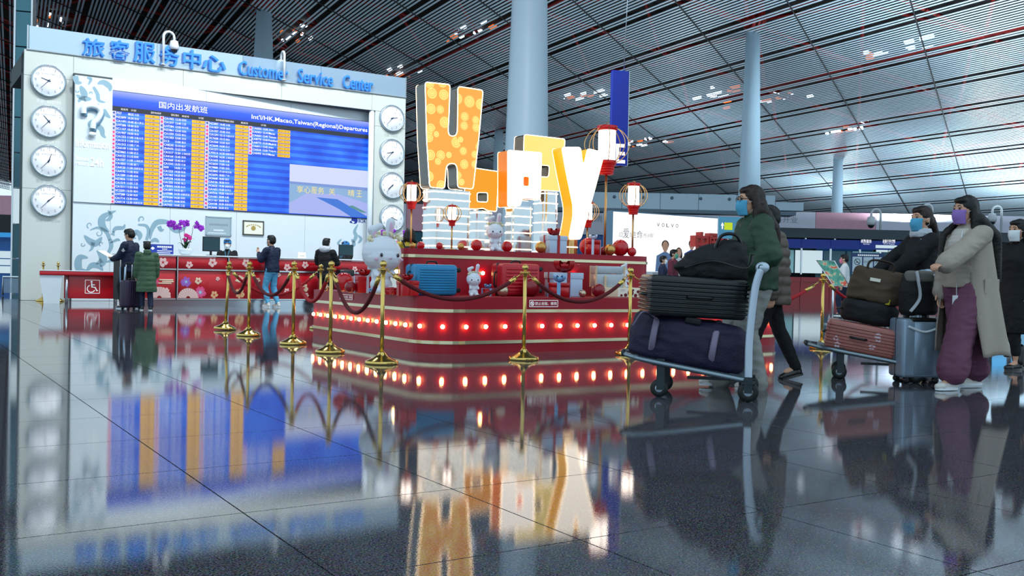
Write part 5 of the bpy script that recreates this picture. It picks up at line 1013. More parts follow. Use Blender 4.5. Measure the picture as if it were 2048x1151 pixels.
    tp = [('L', secs, upf)]
    for nm in ('l', 'r'):
        A, el, wr = S[nm]; sl = top.get('sleeve', .97); w2 = el.lerp(wr, sl); sb = top.get('cuff', 0.)
        A = A + Vector((0, 0, -.025)); tp += [('c', A, el, .056 + bk * .75, .05 + bk * .8), ('c', el, w2, .05 + bk * .8, .036 + bk * .5 + sb)]
    if top.get('hood'): tp += [('e', up((-.09, 0, 1.44)), (.06, .1, .07)), ('e', up((-.04, 0, 1.475)), (.075, .095, .035))]
    soft(top.get('nm', 'jacket'), tp, cv, top['m'], t, 3, fold=top.get('fold', .008), ff=8, quilt=top.get('quilt'))
    if top.get('collar'): soft('collar', [('L', [(0, 0, 1.43, .07, .085), (0.0, 0, 1.5, .068, .075)], upf)], .01, top['collar'], t, 2)
    # trousers
    w_ = trou.get('w', 0.02); hm = trou.get('hem', .1); tr_ = [('L', [(0, 0, .8, .1, .15), (0, 0, .88, .11 + w_ * .4, .16), (0, 0, 1.0, .1, .14)],)]
    for s_ in (1, -1):
        hip, kn, an = Lg[s_]; e = an.lerp(kn, max(0, (hm - .085)) / .42) if hm >= .085 else an + Vector((0, 0, hm - .085))
        tr_ += [('c', hip, kn, .085 + w_ * .7, .06 + w_), ('c', kn, e, .06 + w_, .045 + w_ * (1.4 if trou.get('wide') else .7))]
    soft('trousers', tr_, cv, trou['m'], t, 3, fold=trou.get('fold', .008), ff=8)
    for s_ in (1, -1):
        an = Lg[s_][2]; z = an.z - .085; pit = 0.0
        ft = feet[0] if s_ == 1 else feet[1]; pit = ft[3] if len(ft) > 3 else 0
        M = Matrix.Translation(an + Vector((0, 0, -.085))) @ Matrix.Rotation(pit, 4, 'Y'); MM = M.to_3x3()
        sp = [('c', M @ Vector((-.03, 0, .045)), M @ Vector((.12, 0, .034)), .042, .034), ('c', M @ Vector((.11, .012 * s_, .032)), M @ Vector((.15, .0, .03)), .036, .03), ('c', M @ Vector((-.02, 0, .05)), M @ Vector((-.01, 0, .1)), .042, .042)]
        so = soft('shoe', sp, .009, shoes['m'], t, 2)
        g = MB(); g.plate([[( -.075 + .25 * (1 - math.cos(a)) / 2, .044 * math.sin(a) * (1 - .12 * math.cos(a + .5))) for a in [i * math.pi / 12 for i in range(24)]]], .012); V = [M @ Vector((v.x, v.z, .012 - v.y * 1.0 if False else .012 + (v.y))) for v in g.v]
        q = MB(); q.add(V, g.f); q.build('sole', shoes.get('sole', M_PLW), so)
    return t, S, up, hp
HB, HBR = dict(m=M_HAIRB, kind='short'), dict(m=M_HAIRBR, kind='long', len=.3)
M_BLKC = mat('cloth_black', '0c0e14', .8, var=.2, vs=15, bump=.2, bs=120); M_NAVYC = mat('cloth_navy', '0e1c3a', .7, var=.15, vs=12, bump=.2, bs=120); M_GREENC = mat('jacket_green', '24402f', .6, var=.15, vs=10, bump=.2, bs=100); M_OLIVE = mat('coat_olive', '3f5c42', .65, var=.12, vs=10, bump=.2, bs=100); M_BROWNC = mat('puffer_taupe', '5e544c', .6, var=.1, vs=10, bump=.2, bs=100)
M_GREYT = mat('trousers_grey_beige', '8a8c88', .8, var=.08, vs=8, bump=.2, bs=120); M_JEAN = mat('jeans_light_blue', '5aa8d0', .8, var=.15, vs=14, bump=.3, bs=150); M_MAUVE = mat('trousers_mauve', '6c4058', .8, var=.1, vs=8, bump=.25, bs=100); M_COATB = mat('coat_beige', 'a2978c', .8, var=.08, vs=6, bump=.25, bs=90); M_YEL = mat('jacket_mustard', 'b89a1c', .6, var=.12, vs=10); M_GREYH = mat('hood_grey', 'b6bcc4', .8, var=.08, bump=.3, bs=90); M_MAROON = mat('jacket_maroon', '5e1c30', .7, var=.1); M_WHITEC = mat('cloth_white', 'd8dcde', .8, var=.05); M_BOOT = mat('shoe_black', '0b0c0e', .3, var=.05, coat=.3); M_SNK = mat('shoe_white', 'd4d2cc', .55, var=.06)
M_MSKB = mat('mask_blue', '4fa6cc', .7, var=.05); M_MSKW = mat('mask_white', 'dfe6ea', .7, var=.04); M_MSKP = mat('mask_purple', '8c6cb8', .7, var=.05); M_CAPB = mat('cap_blue', '2f78b4', .7, var=.1, vs=20); M_RIBB = mat('cloth_ribbed', 'bcb6ae', .85, var=.1)
PI = math.pi
lft = PI          # facing -X
# --- woman in green jacket pushing the first cart
g0 = G(1506, 776); W1, S1, up1, _ = person('woman in dark green jacket and grey trousers pushing a luggage cart', (g0.x, g0.y, 0), PI + .1, 1.63, dict(m=M_GREENC, hem=.84, bulk=.06, fold=.016, hood=True), dict(m=M_GREYT, w=.045, hem=.06, wide=True, fold=.014), dict(m=M_SNK), dict(m=M_HAIRBR, kind='long', len=.26, out=.04), feet=((.04, .08), (.3, -.09)), hands=dict(l=dict(p=(.2, .22, 1.0), d=(.6, -.3, -.1), n=(-.2, 0, -1), curl=.9), r=dict(p=(.3, -.2, 1.04), d=(1, .2, -.1), n=(0, 0, -1), curl=.9)), lean=.06, mask=M_MSKB, male=False, vox=.007, cvox=.012, glasses=True)
soft('shirt_hem', [('L', [(0, 0, .79, .13, .165), (0, 0, .87, .13, .165)])], .012, mat('shirt_plum', '4a2244', .8, var=.1), W1, 2, fold=.006)
# --- companion half hidden behind her
g0 = G(1538, 758); person('person in taupe puffer jacket and black trousers striding behind the green-jacketed woman', (g0.x, g0.y, 0), PI + .0, 1.53, dict(m=M_BROWNC, hem=.74, bulk=.065, quilt=(.016, 34), fold=.01), dict(m=M_BLKC, w=.012, hem=.1), dict(m=M_BOOT, sole=M_BOOT), dict(m=M_HAIRB, kind='short'), feet=((.3, .08), (-.26, -.08, .11, .25)), lean=.05, male=True, vox=.009, mask=M_MSKW)
# --- woman in black jacket, blue mask, pushing the second cart
g0 = AT(1845, 500, 9.35); W3, S3, up3, hp3 = person('woman in black jacket and light blue mask pushing the cart with a brown tote', (g0.x, g0.y, 0), PI + .12, 1.60, dict(m=M_BLKC, hem=.78, bulk=.04, fold=.014), dict(m=M_BLKC, w=.03, hem=.1), dict(m=M_BOOT), dict(m=M_HAIRBR, kind='pony'), feet=((.14, .09), (-.16, -.09)), hands=dict(l=dict(p=(.42, .16, 1.02), d=(1, 0, -.2), n=(0, 0, -1), curl=.9), r=dict(p=(.42, -.16, 1.02), d=(1, 0, -.2), n=(0, 0, -1), curl=.9)), yaw=.25, mask=M_MSKB, male=False, vox=.009)
soft('scarf', [('L', [(.02, 0, 1.4, .1, .1), (.02, 0, 1.44, .105, .11), (.01, 0, 1.49, .085, .09)])], .012, M_GREYH, W3, 2, fold=.012, ff=14)
MB().tube([up3((.1, .15, 1.38)), up3((.17, .1, 1.25)), up3((.175, 0, 1.1)), up3((.15, -.1, .98))], .012, 6, flat=.4).build('bag_strap', M_GREYH, W3)
# --- woman in long beige coat
g0 = G(1925, 776); W4, S4, up4, hp4 = person('woman in long open beige coat, mauve trousers and purple mask', (g0.x, g0.y, 0), PI + .38, 1.61, dict(m=M_COATB, hem=.9, bulk=.045, fold=.014, nm='coat', cuff=.025), dict(m=M_MAUVE, w=.065, hem=.17, wide=True, fold=.014), dict(m=M_SNK), dict(m=M_HAIRB, kind='long', len=.48, front=True, out=.11), feet=((.27, .1), (-.24, -.1)), hands=dict(l=dict(p=(.56, .2, 1.02), d=(1, 0, -.1), n=(0, -.2, -1), curl=.9, pole=(-.3, .5, -1)), r=None), yaw=-.1, mask=M_MSKP, male=False, vox=.007, cvox=.012)
soft('knit_top', [('L', [(.03, 0, .98, .125, .12), (.035, 0, 1.15, .13, .12), (.04, 0, 1.3, .125, .12), (.02, 0, 1.42, .08, .08)])], .011, M_RIBB, W4, 2, quilt=(.006, 90))
def coat_skirt(par, m, z0, z1, r0, r1, gap0, gap1, seed=1):
    n, rows = 56, 26; V = []; off = seed * 7.3
    for i in range(rows):
        f = i / (rows - 1); z = z1 + (z0 - z1) * f; R = r1 + (r0 - r1) * f; gp = gap0 + (gap1 - gap0) * f
        for j in range(n):
            a = gp + (2 * PI - 2 * gp) * j / (n - 1); fo = 1 + (.02 + .1 * f) * (math.sin(a * 7 + off) * .5 + noise.noise(Vector((a * 1.6, f * 1.2, off))))
            V.append((R * .8 * math.cos(a) * fo - .02 - .07 * f, R * 1.0 * math.sin(a) * fo, z + .012 * math.sin(a * 5) * f))
    g = MB(); g.add(V, [(i * n + j, i * n + j + 1, (i + 1) * n + j + 1, (i + 1) * n + j) for i in range(rows - 1) for j in range(n - 1)], sm=True); o = g.build('coat_skirt', m, par)
    s_ = o.modifiers.new('t', 'SOLIDIFY'); s_.thickness = .012; s_.offset = 1; return o
coat_skirt(W4, M_COATB, .31, 1.36, .33, .205, .55, .95)
g = MB(); g.rbox((-.05, .245, .88), (.17, .012, .2), .008, M=None); g.build('coat_pocket', M_COATB, W4); g = MB(); g.rbox((.16, .05, .78), (.02, .06, .1), .004); g.tube([(.16, .06, .83), (.15, .04, 1.05), (.12, .07, 1.4)], .004, 5); g.build('hanging_pass', M_PLW, W4)
# --- person in black at the picture edge
g0 = G(2032, 738); W5, S5, _, _ = person('person in long black coat with white mask and lace-up boots', (g0.x, g0.y, 0), PI + .35, 1.56, dict(m=M_BLKC, hem=.42, bulk=.06, flare=.05, fold=.012, nm='coat', hood=True), dict(m=M_BLKC, w=.01, hem=.2), dict(m=M_BOOT, sole=M_BOOT), dict(m=M_HAIRB, kind='long', len=.3), feet=((.12, .09), (-.12, -.09)), mask=M_MSKW, male=False, vox=.01)
for s_ in (1, -1): soft('boot_shaft', [('c', Vector((.09 * s_ - .03, .09 * s_, .1)), Vector((.07 * s_ - .02, .09 * s_, .24)), .06, .062)], .012, M_BOOT, W5, 2)
MB().rbox((.0, .26, .86), (.1, .03, .22), .02).build('green_pouch', mat('pouch_green', '3f9a1c', .6, var=.08), W5)
# --- people on the left
g0 = G(258, 617); M1, _, _, hpM = person('man in black tracksuit with pale side stripes holding a paper', (g0.x, g0.y, 0), PI - .25, 1.70, dict(m=M_NAVYC, hem=.8, bulk=.032, fold=.014), dict(m=M_BLKC, w=.03, hem=.1), dict(m=M_BOOT), HB, feet=((.1, .1), (-.16, -.1)), hands=dict(l=dict(p=(.34, .12, 1.06), d=(1, 0, .3), n=(0, -.5, 1), curl=.6), r=None), nod=.3, vox=.012, cvox=.016)
for dx in (-.02, .1): MB().tube([(dx - .02, .21, .9), (dx * .8, .2, .6), (dx * .6 - .02, .185, .3)], .02, 6, flat=.5).build('side_stripe', mat('stripe_pale_blue', '8fb0cc', .7, var=.04), M1)
g = MB(); g.add([(.36, .02, 1.1), (.36, .24, 1.1), (.62, .26, 1.24), (.62, .0, 1.24)], [(0, 1, 2, 3)]); pp = g.build('held_paper', M_PAPER, M1); s_ = pp.modifiers.new('t', 'SOLIDIFY'); s_.thickness = .004
g = MB(); g.plate([[(-.05, 0), (0, .06), (.05, 0), (0, -.03)]], .002); gg = MB(); gg.add([(-.04 + v.x, .285, 1.24 + v.z) for v in g.v], g.f); gg.build('sleeve_print', M_WHITEC, M1)
g0 = G(292, 620); person('child in long olive green coat beside the dark purple suitcase', (g0.x, g0.y, 0), PI / 2 + .5, 1.43, dict(m=M_OLIVE, hem=.46, bulk=.055, flare=.04, quilt=(.01, 26), fold=.008, hood=True, nm='coat'), dict(m=M_NAVYC, w=.02, hem=.1), dict(m=M_BOOT), dict(m=M_HAIRB, kind='short'), feet=((.06, .09), (-.1, -.09)), vox=.012, cvox=.016)
g0 = W(cu(531, 540)[0], TC - .5); person('man in navy jacket, light blue jeans and white sneakers at the counter', (g0.x, g0.y, 0), PI - .5, 1.72, dict(m=M_NAVYC, hem=.84, bulk=.03, fold=.014), dict(m=M_JEAN, w=.012, hem=.12, fold=.014), dict(m=M_SNK), HB, feet=((.05, .11), (-.07, -.11)), hands=dict(l=dict(p=(.3, .14, 1.28), d=(.4, 0, 1), n=(-1, 0, 0), curl=.4), r=dict(p=(.3, -.14, 1.25), d=(1, 0, 0), n=(0, 0, -1))), mask=M_MSKW, lean=.05, vox=.011, cvox=.015)
g0 = W(cu(636, 540)[0], TC - .52); M3, _, _, _ = person('man in black jacket with pale grey hood standing at the counter', (g0.x, g0.y, 0), PI / 2 - .25, 1.70, dict(m=M_BLKC, hem=.72, bulk=.045, fold=.014, quilt=(.006, 22)), dict(m=M_BLKC, w=.02, hem=.1), dict(m=M_BOOT), HB, feet=((.0, .12), (.04, -.12)), hands=dict(l=dict(p=(.32, .16, 1.1), d=(1, 0, 0), n=(0, 0, -1)), r=dict(p=(.32, -.16, 1.1), d=(1, 0, 0), n=(0, 0, -1))), vox=.012, cvox=.016)
soft('hood', [('e', (-.08, 0, 1.44), (.1, .15, .09)), ('e', (-.02, 0, 1.48), (.1, .12, .05))], .014, M_GREYH, M3, 2, fold=.008, ff=12)
g0 = AT(817, 560, 20.0); M6, _, _, _ = person('person in mustard jacket with black backpack standing behind the platform', (g0.x, g0.y, 0), PI / 2 + .3, 1.79, dict(m=M_YEL, hem=.72, bulk=.05, fold=.012), dict(m=M_NAVYC, w=.02), dict(m=M_SNK), dict(m=M_HAIRBR, kind='bob'), vox=.012, cvox=.016)
soft('backpack', [('L', [(-.22, 0, .98, .07, .13), (-.24, 0, 1.05, .1, .15), (-.24, 0, 1.25, .1, .15), (-.2, 0, 1.36, .06, .12)])], .014, M_BLKC, M6, 2)
for s_ in (-1, 1): MB().tube(bez2([Vector((-.16, s_ * .12, 1.34)), Vector((-.05, s_ * .14, 1.47)), Vector((.12, s_ * .13, 1.38)), Vector((.16, s_ * .14, 1.15)), Vector((-.1, s_ * .2, 1.0))], 6), .016, 6, flat=.6).build('backpack_strap', M_BLKC, M6)
# --- staff behind the counter
for px, yt, rz_, lb in ((477, 477, -PI / 2 + .2, 'counter clerk in blue cap and white mask below the certificate'), (722, 482, -PI / 2 - .7, 'counter clerk in blue cap half hidden between monitor and big rabbit')):
    b = W(cu(px, 500)[0] + .1, TC + 1.25); z = CAM.z + 1.0; hh = Plane(b, E1).uv(px, yt)[1]
    s6, _, _, _ = person(lb, (b.x, b.y, 0), rz_, hh / 1.03, dict(m=M_BLKC, hem=.8, bulk=.03, fold=.01), dict(m=M_BLKC, w=.02), dict(m=M_BOOT), HB, hands=dict(l=dict(p=(.3, .15, 1.0), d=(1, 0, 0), n=(0, 0, -1)), r=dict(p=(.3, -.15, 1.0), d=(1, 0, 0), n=(0, 0, -1))), mask=M_MSKW, glasses=(px < 500), cap=M_CAPB, vox=.012, cvox=.016)
    for q in (-1, 1): MB().tube([(.09, q * .06, 1.44), (.15, q * .03, 1.3), (.15, 0, 1.2)], .006, 5).build('lanyard', M_MSKB, s6)
    MB().box((.16, 0, 1.17), (.006, .06, .08)).build('badge', M_PLW, s6)
# --- distant people
for px, yt, Y, rz_, tm, hr, lb, mk in ((1326, 509, 27.0, -.3, M_NAVYC, HB, 'far man in dark blue jacket in front of the car advertisement', M_MSKW), (1347, 496, 27.6, -.5, M_MAROON, HB, 'far man in maroon jacket and green mask before the car advertisement', mat('mask_green', '4f9a80', .7, var=.04)), (1690, 506, 26.0, PI - .4, M_WHITEC, HB, 'far attendant in white shirt and pink mask behind the poster stand', mat('mask_pink', 'e07a9a', .7, var=.04))):
    p = AT(px, yt, Y); person(lb, (p.x, p.y, 0), rz_, p.z / 1.03, dict(m=tm, hem=.8, bulk=.03, fold=.01), dict(m=M_NAVYC, w=.02), dict(m=M_BOOT), hr, mask=mk, vox=.013, cvox=.018)
# ================================================================ LUGGAGE CARTS
M_CART = mat('cart_grey_steel', '7c8c96', .3, .85, var=.05); M_CARTB = mat('cart_teal_black', '12262c', .4, var=.05); M_TYRE = mat('cart_tyre', '10181a', .5, var=.05); M_CARTW = mat('cart_post_pale', 'b4c4d4', .3, .3, var=.03)
DECK = (.30, .15)   # height at the nose and at the heel
def cart(loc, rz, label):
    t = thing('luggage_cart', label, 'cart', loc, rz, 'airport luggage carts'); zf, zr_ = DECK; L0, L1, hw = -.3, .62, .27
    dz = lambda x: zr_ + (zf - zr_) * (x - L0) / (L1 - L0)
    for sy in (-1, 1): MB().tube(bez2([Vector((L0, sy * hw, dz(L0))), Vector((.1, sy * hw, dz(.1))), Vector((L1 - .18, sy * hw * .95, dz(L1 - .18))), Vector((L1, sy * .1, dz(L1)))], 6), .02, 8).build('deck_rail', M_CART, t)
    for k in range(5): y = -.2 + .1 * k; MB().box((0, 0, 0), (L1 - L0 - .07, .06, .014), M=Matrix.Translation(((L0 + L1) / 2 - .04, y, dz((L0 + L1) / 2) + .004)) @ Matrix.Rotation(-math.atan2(zf - zr_, L1 - L0), 4, 'Y')).build('deck_slat', M_CART, t)
    MB().tube([(L1, -.11, dz(L1)), (L1 + .02, 0, dz(L1) + .01), (L1, .11, dz(L1))], .022, 8).build('nose_bumper', M_CARTB, t)
    for x, sy, r in ((.34, -1, .066), (.34, 1, .066), (-.3, -1, .075), (-.3, 1, .075)):
        y = sy * (.22 if x > 0 else .27); w_ = MB(); M = Matrix.Translation((x, y, r)) @ Matrix.Rotation(PI / 2, 4, 'X'); w_.lathe([(r * .55, -.02), (r * .92, -.022), (r, -.012), (r, .012), (r * .92, .022), (r * .55, .02)], 22, M=M); wo = w_.build('wheel', M_TYRE, t)
        MB().lathe([(r * .2, -.024), (r * .56, -.018), (r * .56, .018), (r * .2, .024)], 16, M=M).build('hub', M_CARTW, wo)
        g = MB()
        for q in (-1, 1): g.box((x - (.0 if x < 0 else .01), y + q * .03, (r + dz(x)) / 2 + .01), (.06, .006, dz(x) - r + .04))
        g.box((x, y, dz(x) - .012), (.1, .085, .016)); g.build('fork', M_CARTB, t)
    MB().box((-.1, 0, dz(-.1) - .05), (.5, .05, .02)).build('brake_bar', M_CARTB, t)
    for sy in (-1, 1): MB().tube(bez2([Vector((L0, sy * .25, zr_)), Vector((L0 + .0, sy * .25, .45)), Vector((L0 - .03, sy * .25, .8)), Vector((L0 - .07, sy * .25, .96))], 6), .022, 10, flat=1.3).build('upright', M_CARTW, t)
    MB().tube([(L0 - .07, -.27, .97), (L0 - .08, 0, .985), (L0 - .07, .27, .97)], .021, 10).build('handle_bar', M_CARTB, t); MB().tube([(L0 - .015, -.25, .62), (L0 - .015, .25, .62)], .014, 8).build('cross_bar', M_CART, t)
    for sy in (-1, 1): MB().ball((L0 - .08, sy * .24, .97), (.05, .035, .04), n=14).build('handle_joint', M_CARTW, t)
    MB().box((L0 - .03, 0, .8), (.012, .4, .16)).build('advert_plate', M_CART, t)
    return t
c1h = math.atan2(.24, -.97); c1p = G(1318, 793); h1 = Vector((math.cos(c1h), math.sin(c1h), 0)); n1 = Vector((-h1.y, h1.x, 0))   # n1 = left of travel = camera side
C1 = Vector((c1p.x, c1p.y, 0)) - h1 * .34 - n1 * .22; C1.z = 0
cart(C1, c1h, 'steel cart loaded with purple duffel, black suitcase and black bag')
c2h = math.atan2(.3, -.95); c2p = G(1678, 757); h2 = Vector((math.cos(c2h), math.sin(c2h), 0)); n2 = Vector((-h2.y, h2.x, 0)); C2 = Vector((c2p.x, c2p.y, 0)) - h2 * .34 - n2 * .22; C2.z = 0
cart(C2, c2h, 'steel cart loaded with a floral pink suitcase and a brown tote')
SL_ = math.atan2(DECK[0] - DECK[1], .92)
def on_cart(C, h, x, y, z): return Matrix.Translation(C) @ Matrix.Rotation(h, 4, 'Z') @ Matrix.Translation((x, y, DECK[1] + (x + .3) / .92 * (DECK[0] - DECK[1]) + z)) @ Matrix.Rotation(-SL_, 4, 'Y')
# purple duffel with pale straps
M_DUF = mat('duffel_purple', '160e30', .65, var=.2, vs=6, bump=.3, bs=80); M_STRP = mat('strap_mauve_grey', '7a7088', .7, var=.08); M_BLKB = mat('bag_black', '0a0e14', .7, var=.2, vs=8, bump=.3, bs=60)
t = thing('duffel_bag', 'dark purple duffel bag with pale straps lying on the first cart', 'bag'); t.matrix_world = on_cart(C1, c1h, .18, 0, .012)
soft('bag_body', [('L', [(0, 0, .0, .4, .2), (0, 0, .03, .44, .23), (0, 0, .18, .45, .24), (0, 0, .3, .43, .22), (0, 0, .345, .36, .16)])], .014, M_DUF, t, 3, fold=.012, ff=6, stretch=(1, 1, 1))
for x in (-.2, .24):
    P = [Vector((x, .245 * math.cos(a) * (1 if abs(math.cos(a)) > .3 else 1), .175 + .185 * math.sin(a))) for a in [i * PI / 10 for i in range(-5, 16)]]; MB().tube([Vector((p.x, p.y * 1.02, max(.012, p.z))) for p in P], .024, 6, flat=.35).build('strap', M_STRP, t)
MB().tube(bez2([Vector((.24, .21, .3)), Vector((.34, .27, .34)), Vector((.4, .25, .22))], 6), .02, 6, flat=.35).build('loose_strap', M_STRP, t); MB().rbox((-.02, .2, .335), (.12, .05, .05), .015).build('grip_wrap', M_BLKB, t)
# black suitcase on top, lying flat
M_SBLK = mat('luggage_black', '0c1216', .38, var=.1, coat=.2); z2 = .012 + .352
o = suitcase((0, 0, 0), 0, .72, .3, .46, M_SBLK, 'black ribbed hard suitcase lying on the purple duffel', 'p', 8, wheels=False, rad=.03)
o.matrix_world = on_cart(C1, c1h, .13, 0, z2 + .16) @ Matrix.Rotation(.12, 4, 'Y') @ Matrix.Rotation(.3, 4, 'Z') @ Matrix.Rotation(-PI / 2, 4, 'X') @ Matrix.Translation((0, 0, -.23))
t = thing('soft_bag', 'black slouching travel bag on top of the black suitcase', 'bag'); t.matrix_world = on_cart(C1, c1h, -.02, 0, z2 + .315) @ Matrix.Rotation(.12, 4, 'Y')
soft('bag_body', [('L', [(0.0, 0, .02, .24, .16), (.02, 0, .08, .27, .18), (-.02, 0, .18, .23, .16), (-.1, 0, .26, .13, .12), (-.12, 0, .29, .1, .08)])], .014, M_BLKB, t, 3, fold=.022, ff=6, stretch=(1, 1, 1)); MB().tube(bez2([Vector((-.2, .06, .26)), Vector((-.15, .09, .34)), Vector((-.05, .08, .33)), Vector((.0, .08, .22))], 6), .012, 6).build('handle', M_CHR, t); MB().tube(bez2([Vector((-.28, .1, .2)), Vector((-.24, .19, .1)), Vector((.0, .2, .14)), Vector((.2, .18, .08))], 6), .012, 6, flat=.4).build('strap', M_CHR, t)
# --- second cart: floral pink suitcase, black bag, brown tote
M_PINK = mat('luggage_rose', 'a8645c', .35, var=.15, vs=10, coat=.3); M_PPET = mat('luggage_flower_print', 'd8c0cc', .5, var=.1)
o = suitcase((0, 0, 0), 0, .5, .26, .6, M_PINK, 'rose pink ribbed suitcase with flower print lying on the second cart', 'p', 7, wheels=False, rad=.03)
o.matrix_world = on_cart(C2, c2h, .16, 0, .145) @ Matrix.Rotation(PI / 2, 4, 'Z') @ Matrix.Rotation(PI / 2, 4, 'X') @ Matrix.Translation((0, 0, -.3))
rr = random.Random(5)
for k in range(9):
    x, z = rr.uniform(-.2, .2), rr.uniform(.1, .55); g = MB()
    for e in range(5): a = e * 1.2566; g.ball((x + .02 * math.cos(a), -.139, z + .02 * math.sin(a)), (.014, .004, .014), n=8)
    g.build('flower_print', M_PPET if k % 3 else M_F['purple'], o)
for k in range(6):
    x, y = .252, rr.uniform(-.09, .09); z = rr.uniform(.1, .55); g = MB()
    for e in range(5): a = e * 1.2566; g.ball((x, y + .018 * math.cos(a), z + .018 * math.sin(a)), (.003, .012, .012), n=8)
    g.build('flower_print', M_PPET, o)
t = thing('soft_bag', 'black boxy bag between the rose suitcase and the brown tote', 'bag'); t.matrix_world = on_cart(C2, c2h, .1, 0, .29); soft('bag_body', [('L', [(0, 0, .0, .22, .16), (0, 0, .03, .25, .19), (0, 0, .16, .25, .19), (0, 0, .2, .21, .16)])], .014, M_BLKB, t, 3, fold=.008); MB().tube(bez2([Vector((.24, .05, .1)), Vector((.29, .1, .09)), Vector((.25, .16, .1))], 5), .01, 6).build('handle', M_CHR, t)
M_TOTE = mat('tote_brown', '4a3a2a', .7, var=.12, vs=6, bump=.2, bs=40)
t = thing('tote_bag', 'wide brown tote bag on top of the second cart', 'bag'); t.matrix_world = on_cart(C2, c2h, .06, .02, .495)
soft('bag_body', [('L', [(0, 0, .0, .22, .12), (0, 0, .02, .24, .13), (-.01, 0, .14, .24, .11), (-.02, 0, .28, .22, .07), (-.02, 0, .3, .2, .05)])], .013, M_TOTE, t, 3, fold=.014, ff=6)
for s_ in (-1, 1): MB().tube(bez2([Vector((-.12, s_ * .05, .27)), Vector((-.1, s_ * .05, .37)), Vector((.08, s_ * .05, .37)), Vector((.1, s_ * .05, .27))], 6), .01, 6).build('handle', mat('tote_handle', '2a1c14', .6, var=0), t)
MB().box((.02, .118, .2), (.09, .004, .03)).build('tag', M_PAPER, t); MB().rbox((-.12, .12, .02), (.04, .01, .05), .004).build('yellow_tag', mat('tag_yellow', 'c8b41c', .6, var=0), t)
# --- silver suitcase with backpack, rolled by the woman in the beige coat
M_SILV = mat('luggage_silver_blue', '8fa4b8', .35, .35, var=.06, vs=5); g0 = G(1824, 762)
sc_ = suitcase((g0.x, g0.y - .07, 0), .12, .39, .26, .57, M_SILV, 'silver-blue cabin suitcase rolling beside the beige coat', 'v', 1, handle=.38, rad=.03, hm=M_CHR)
MB().tube(bez2([Vector((-.15, -.135, .5)), Vector((0, -.14, .455)), Vector((.15, -.135, .5))], 8), .012, 6).build('front_piping', M_PLW, sc_); MB().rbox((0, -.1, .555), (.24, .06, .05), .015).build('handle_recess', M_CHR, sc_)
bp = thing('backpack', 'black backpack with grey straps sitting on the silver suitcase', 'backpack', (g0.x - .005, g0.y - .11, .602), .12)
soft('pack_body', [('L', [(0, 0, .0, .15, .08), (0, 0, .03, .17, .1), (0, .0, .2, .18, .1), (0, 0, .34, .15, .08), (0, 0, .38, .11, .05)])], .012, M_BLKB, bp, 3, fold=.008)
soft('top_pocket', [('L', [(0, -.03, .29, .15, .075), (0, -.03, .37, .15, .075), (0, -.02, .39, .12, .06)])], .012, mat('pack_grey', '6a6864', .75, var=.06), bp, 2)
MB().tube(bez2([Vector((-.08, -.1, .38)), Vector((-.08, -.13, .3)), Vector((-.06, -.125, .15)), Vector((-.13, -.1, .03))], 6), .026, 6, flat=.35).build('strap', M_GREYH, bp); MB().tube(bez2([Vector((.08, -.1, .36)), Vector((.12, -.13, .28)), Vector((.19, -.1, .14)), Vector((.23, -.06, .06))], 6), .026, 6, flat=.35).build('strap', M_GREYH, bp)
# --- luggage on the left and behind
g0 = G(262, 619); suitcase((g0.x - .0, g0.y - .0, 0), 1.1, .42, .26, .62, mat('luggage_dark_purple', '2a1838', .45, var=.1), 'dark purple suitcase standing between the tracksuit man and the child', 'v', 6, handle=.35)
g0 = W(cu(676, 560)[0], TC - .45); suitcase((g0.x, g0.y, 0), RZ, .42, .28, .95, M_SBLK, 'tall black case standing beside the hooded man', 'h', 6, wheels=True)
# ================================================================ ADVERTISING LIGHTBOX
TV = 28.0; PV = TP(TV); v0 = PV.uv(1227, 424); v1 = PV.uv(1436, 437); vw, vh = v1[0] - v0[0], 3.28 - .25
LB = thing('lightbox_advert', 'large white illuminated car advertisement with calligraphy and portraits', 'advert', W(v0[0], TV, .25), RZ); lv = lambda px, py: (PV.uv(px, py)[0] - v0[0], PV.uv(px, py)[1] - .25)
M_LBF = mat('lightbox_frame_slate', '5d7f98', .4, var=.03); M_LBW = glow('lightbox_white', 'ffffff', 1.25)
MB().box((vw / 2, .26, vh / 2), (vw + .1, .5, vh + .08)).build('housing', M_LBF, LB); MB().quad((0, .005, 0), (vw, .005, 0), (vw, .005, vh), (0, .005, vh)).build('lit_panel', M_LBW, LB)
MB().box((vw * .15, .26, -.125), (.1, .3, .25)).build('foot', M_LBF, LB); MB().box((vw * .85, .26, -.125), (.1, .3, .25)).build('foot', M_LBF, LB)
M_INK = mat('ink_black', '10161c', .6, var=0)
a, b = lv(1314, 449), lv(1357, 450); g = MB()
for k, chh in enumerate('VOLVO'): x = a[0] + (b[0] - a[0]) * k / 4.6; g.text(chh, x, x + .14, a[1] - .07, a[1] + .07, -.002, 0, .01)
g.build('brand_lettering', M_INK, LB)
g = MB()
for chh, xa, xb, ya, yb in (('应', 1238, 1247, 463, 474), ('爱', 1247, 1258, 456, 476), ('与', 1259, 1266, 464, 476), ('生', 1266, 1273, 462, 475), ('命', 1274, 1285, 461, 477), ('而', 1287, 1293, 467, 475), ('诗', 1294, 1299, 467, 476), ('歌', 1300, 1307, 466, 475)): A, B = lv(xa, ya), lv(xb, yb); g.text(chh, A[0], B[0], B[1], A[1], -.002, 0, -.004)
g.build('calligraphy', mat('ink_blue_black', '24405c', .6, var=0), LB)
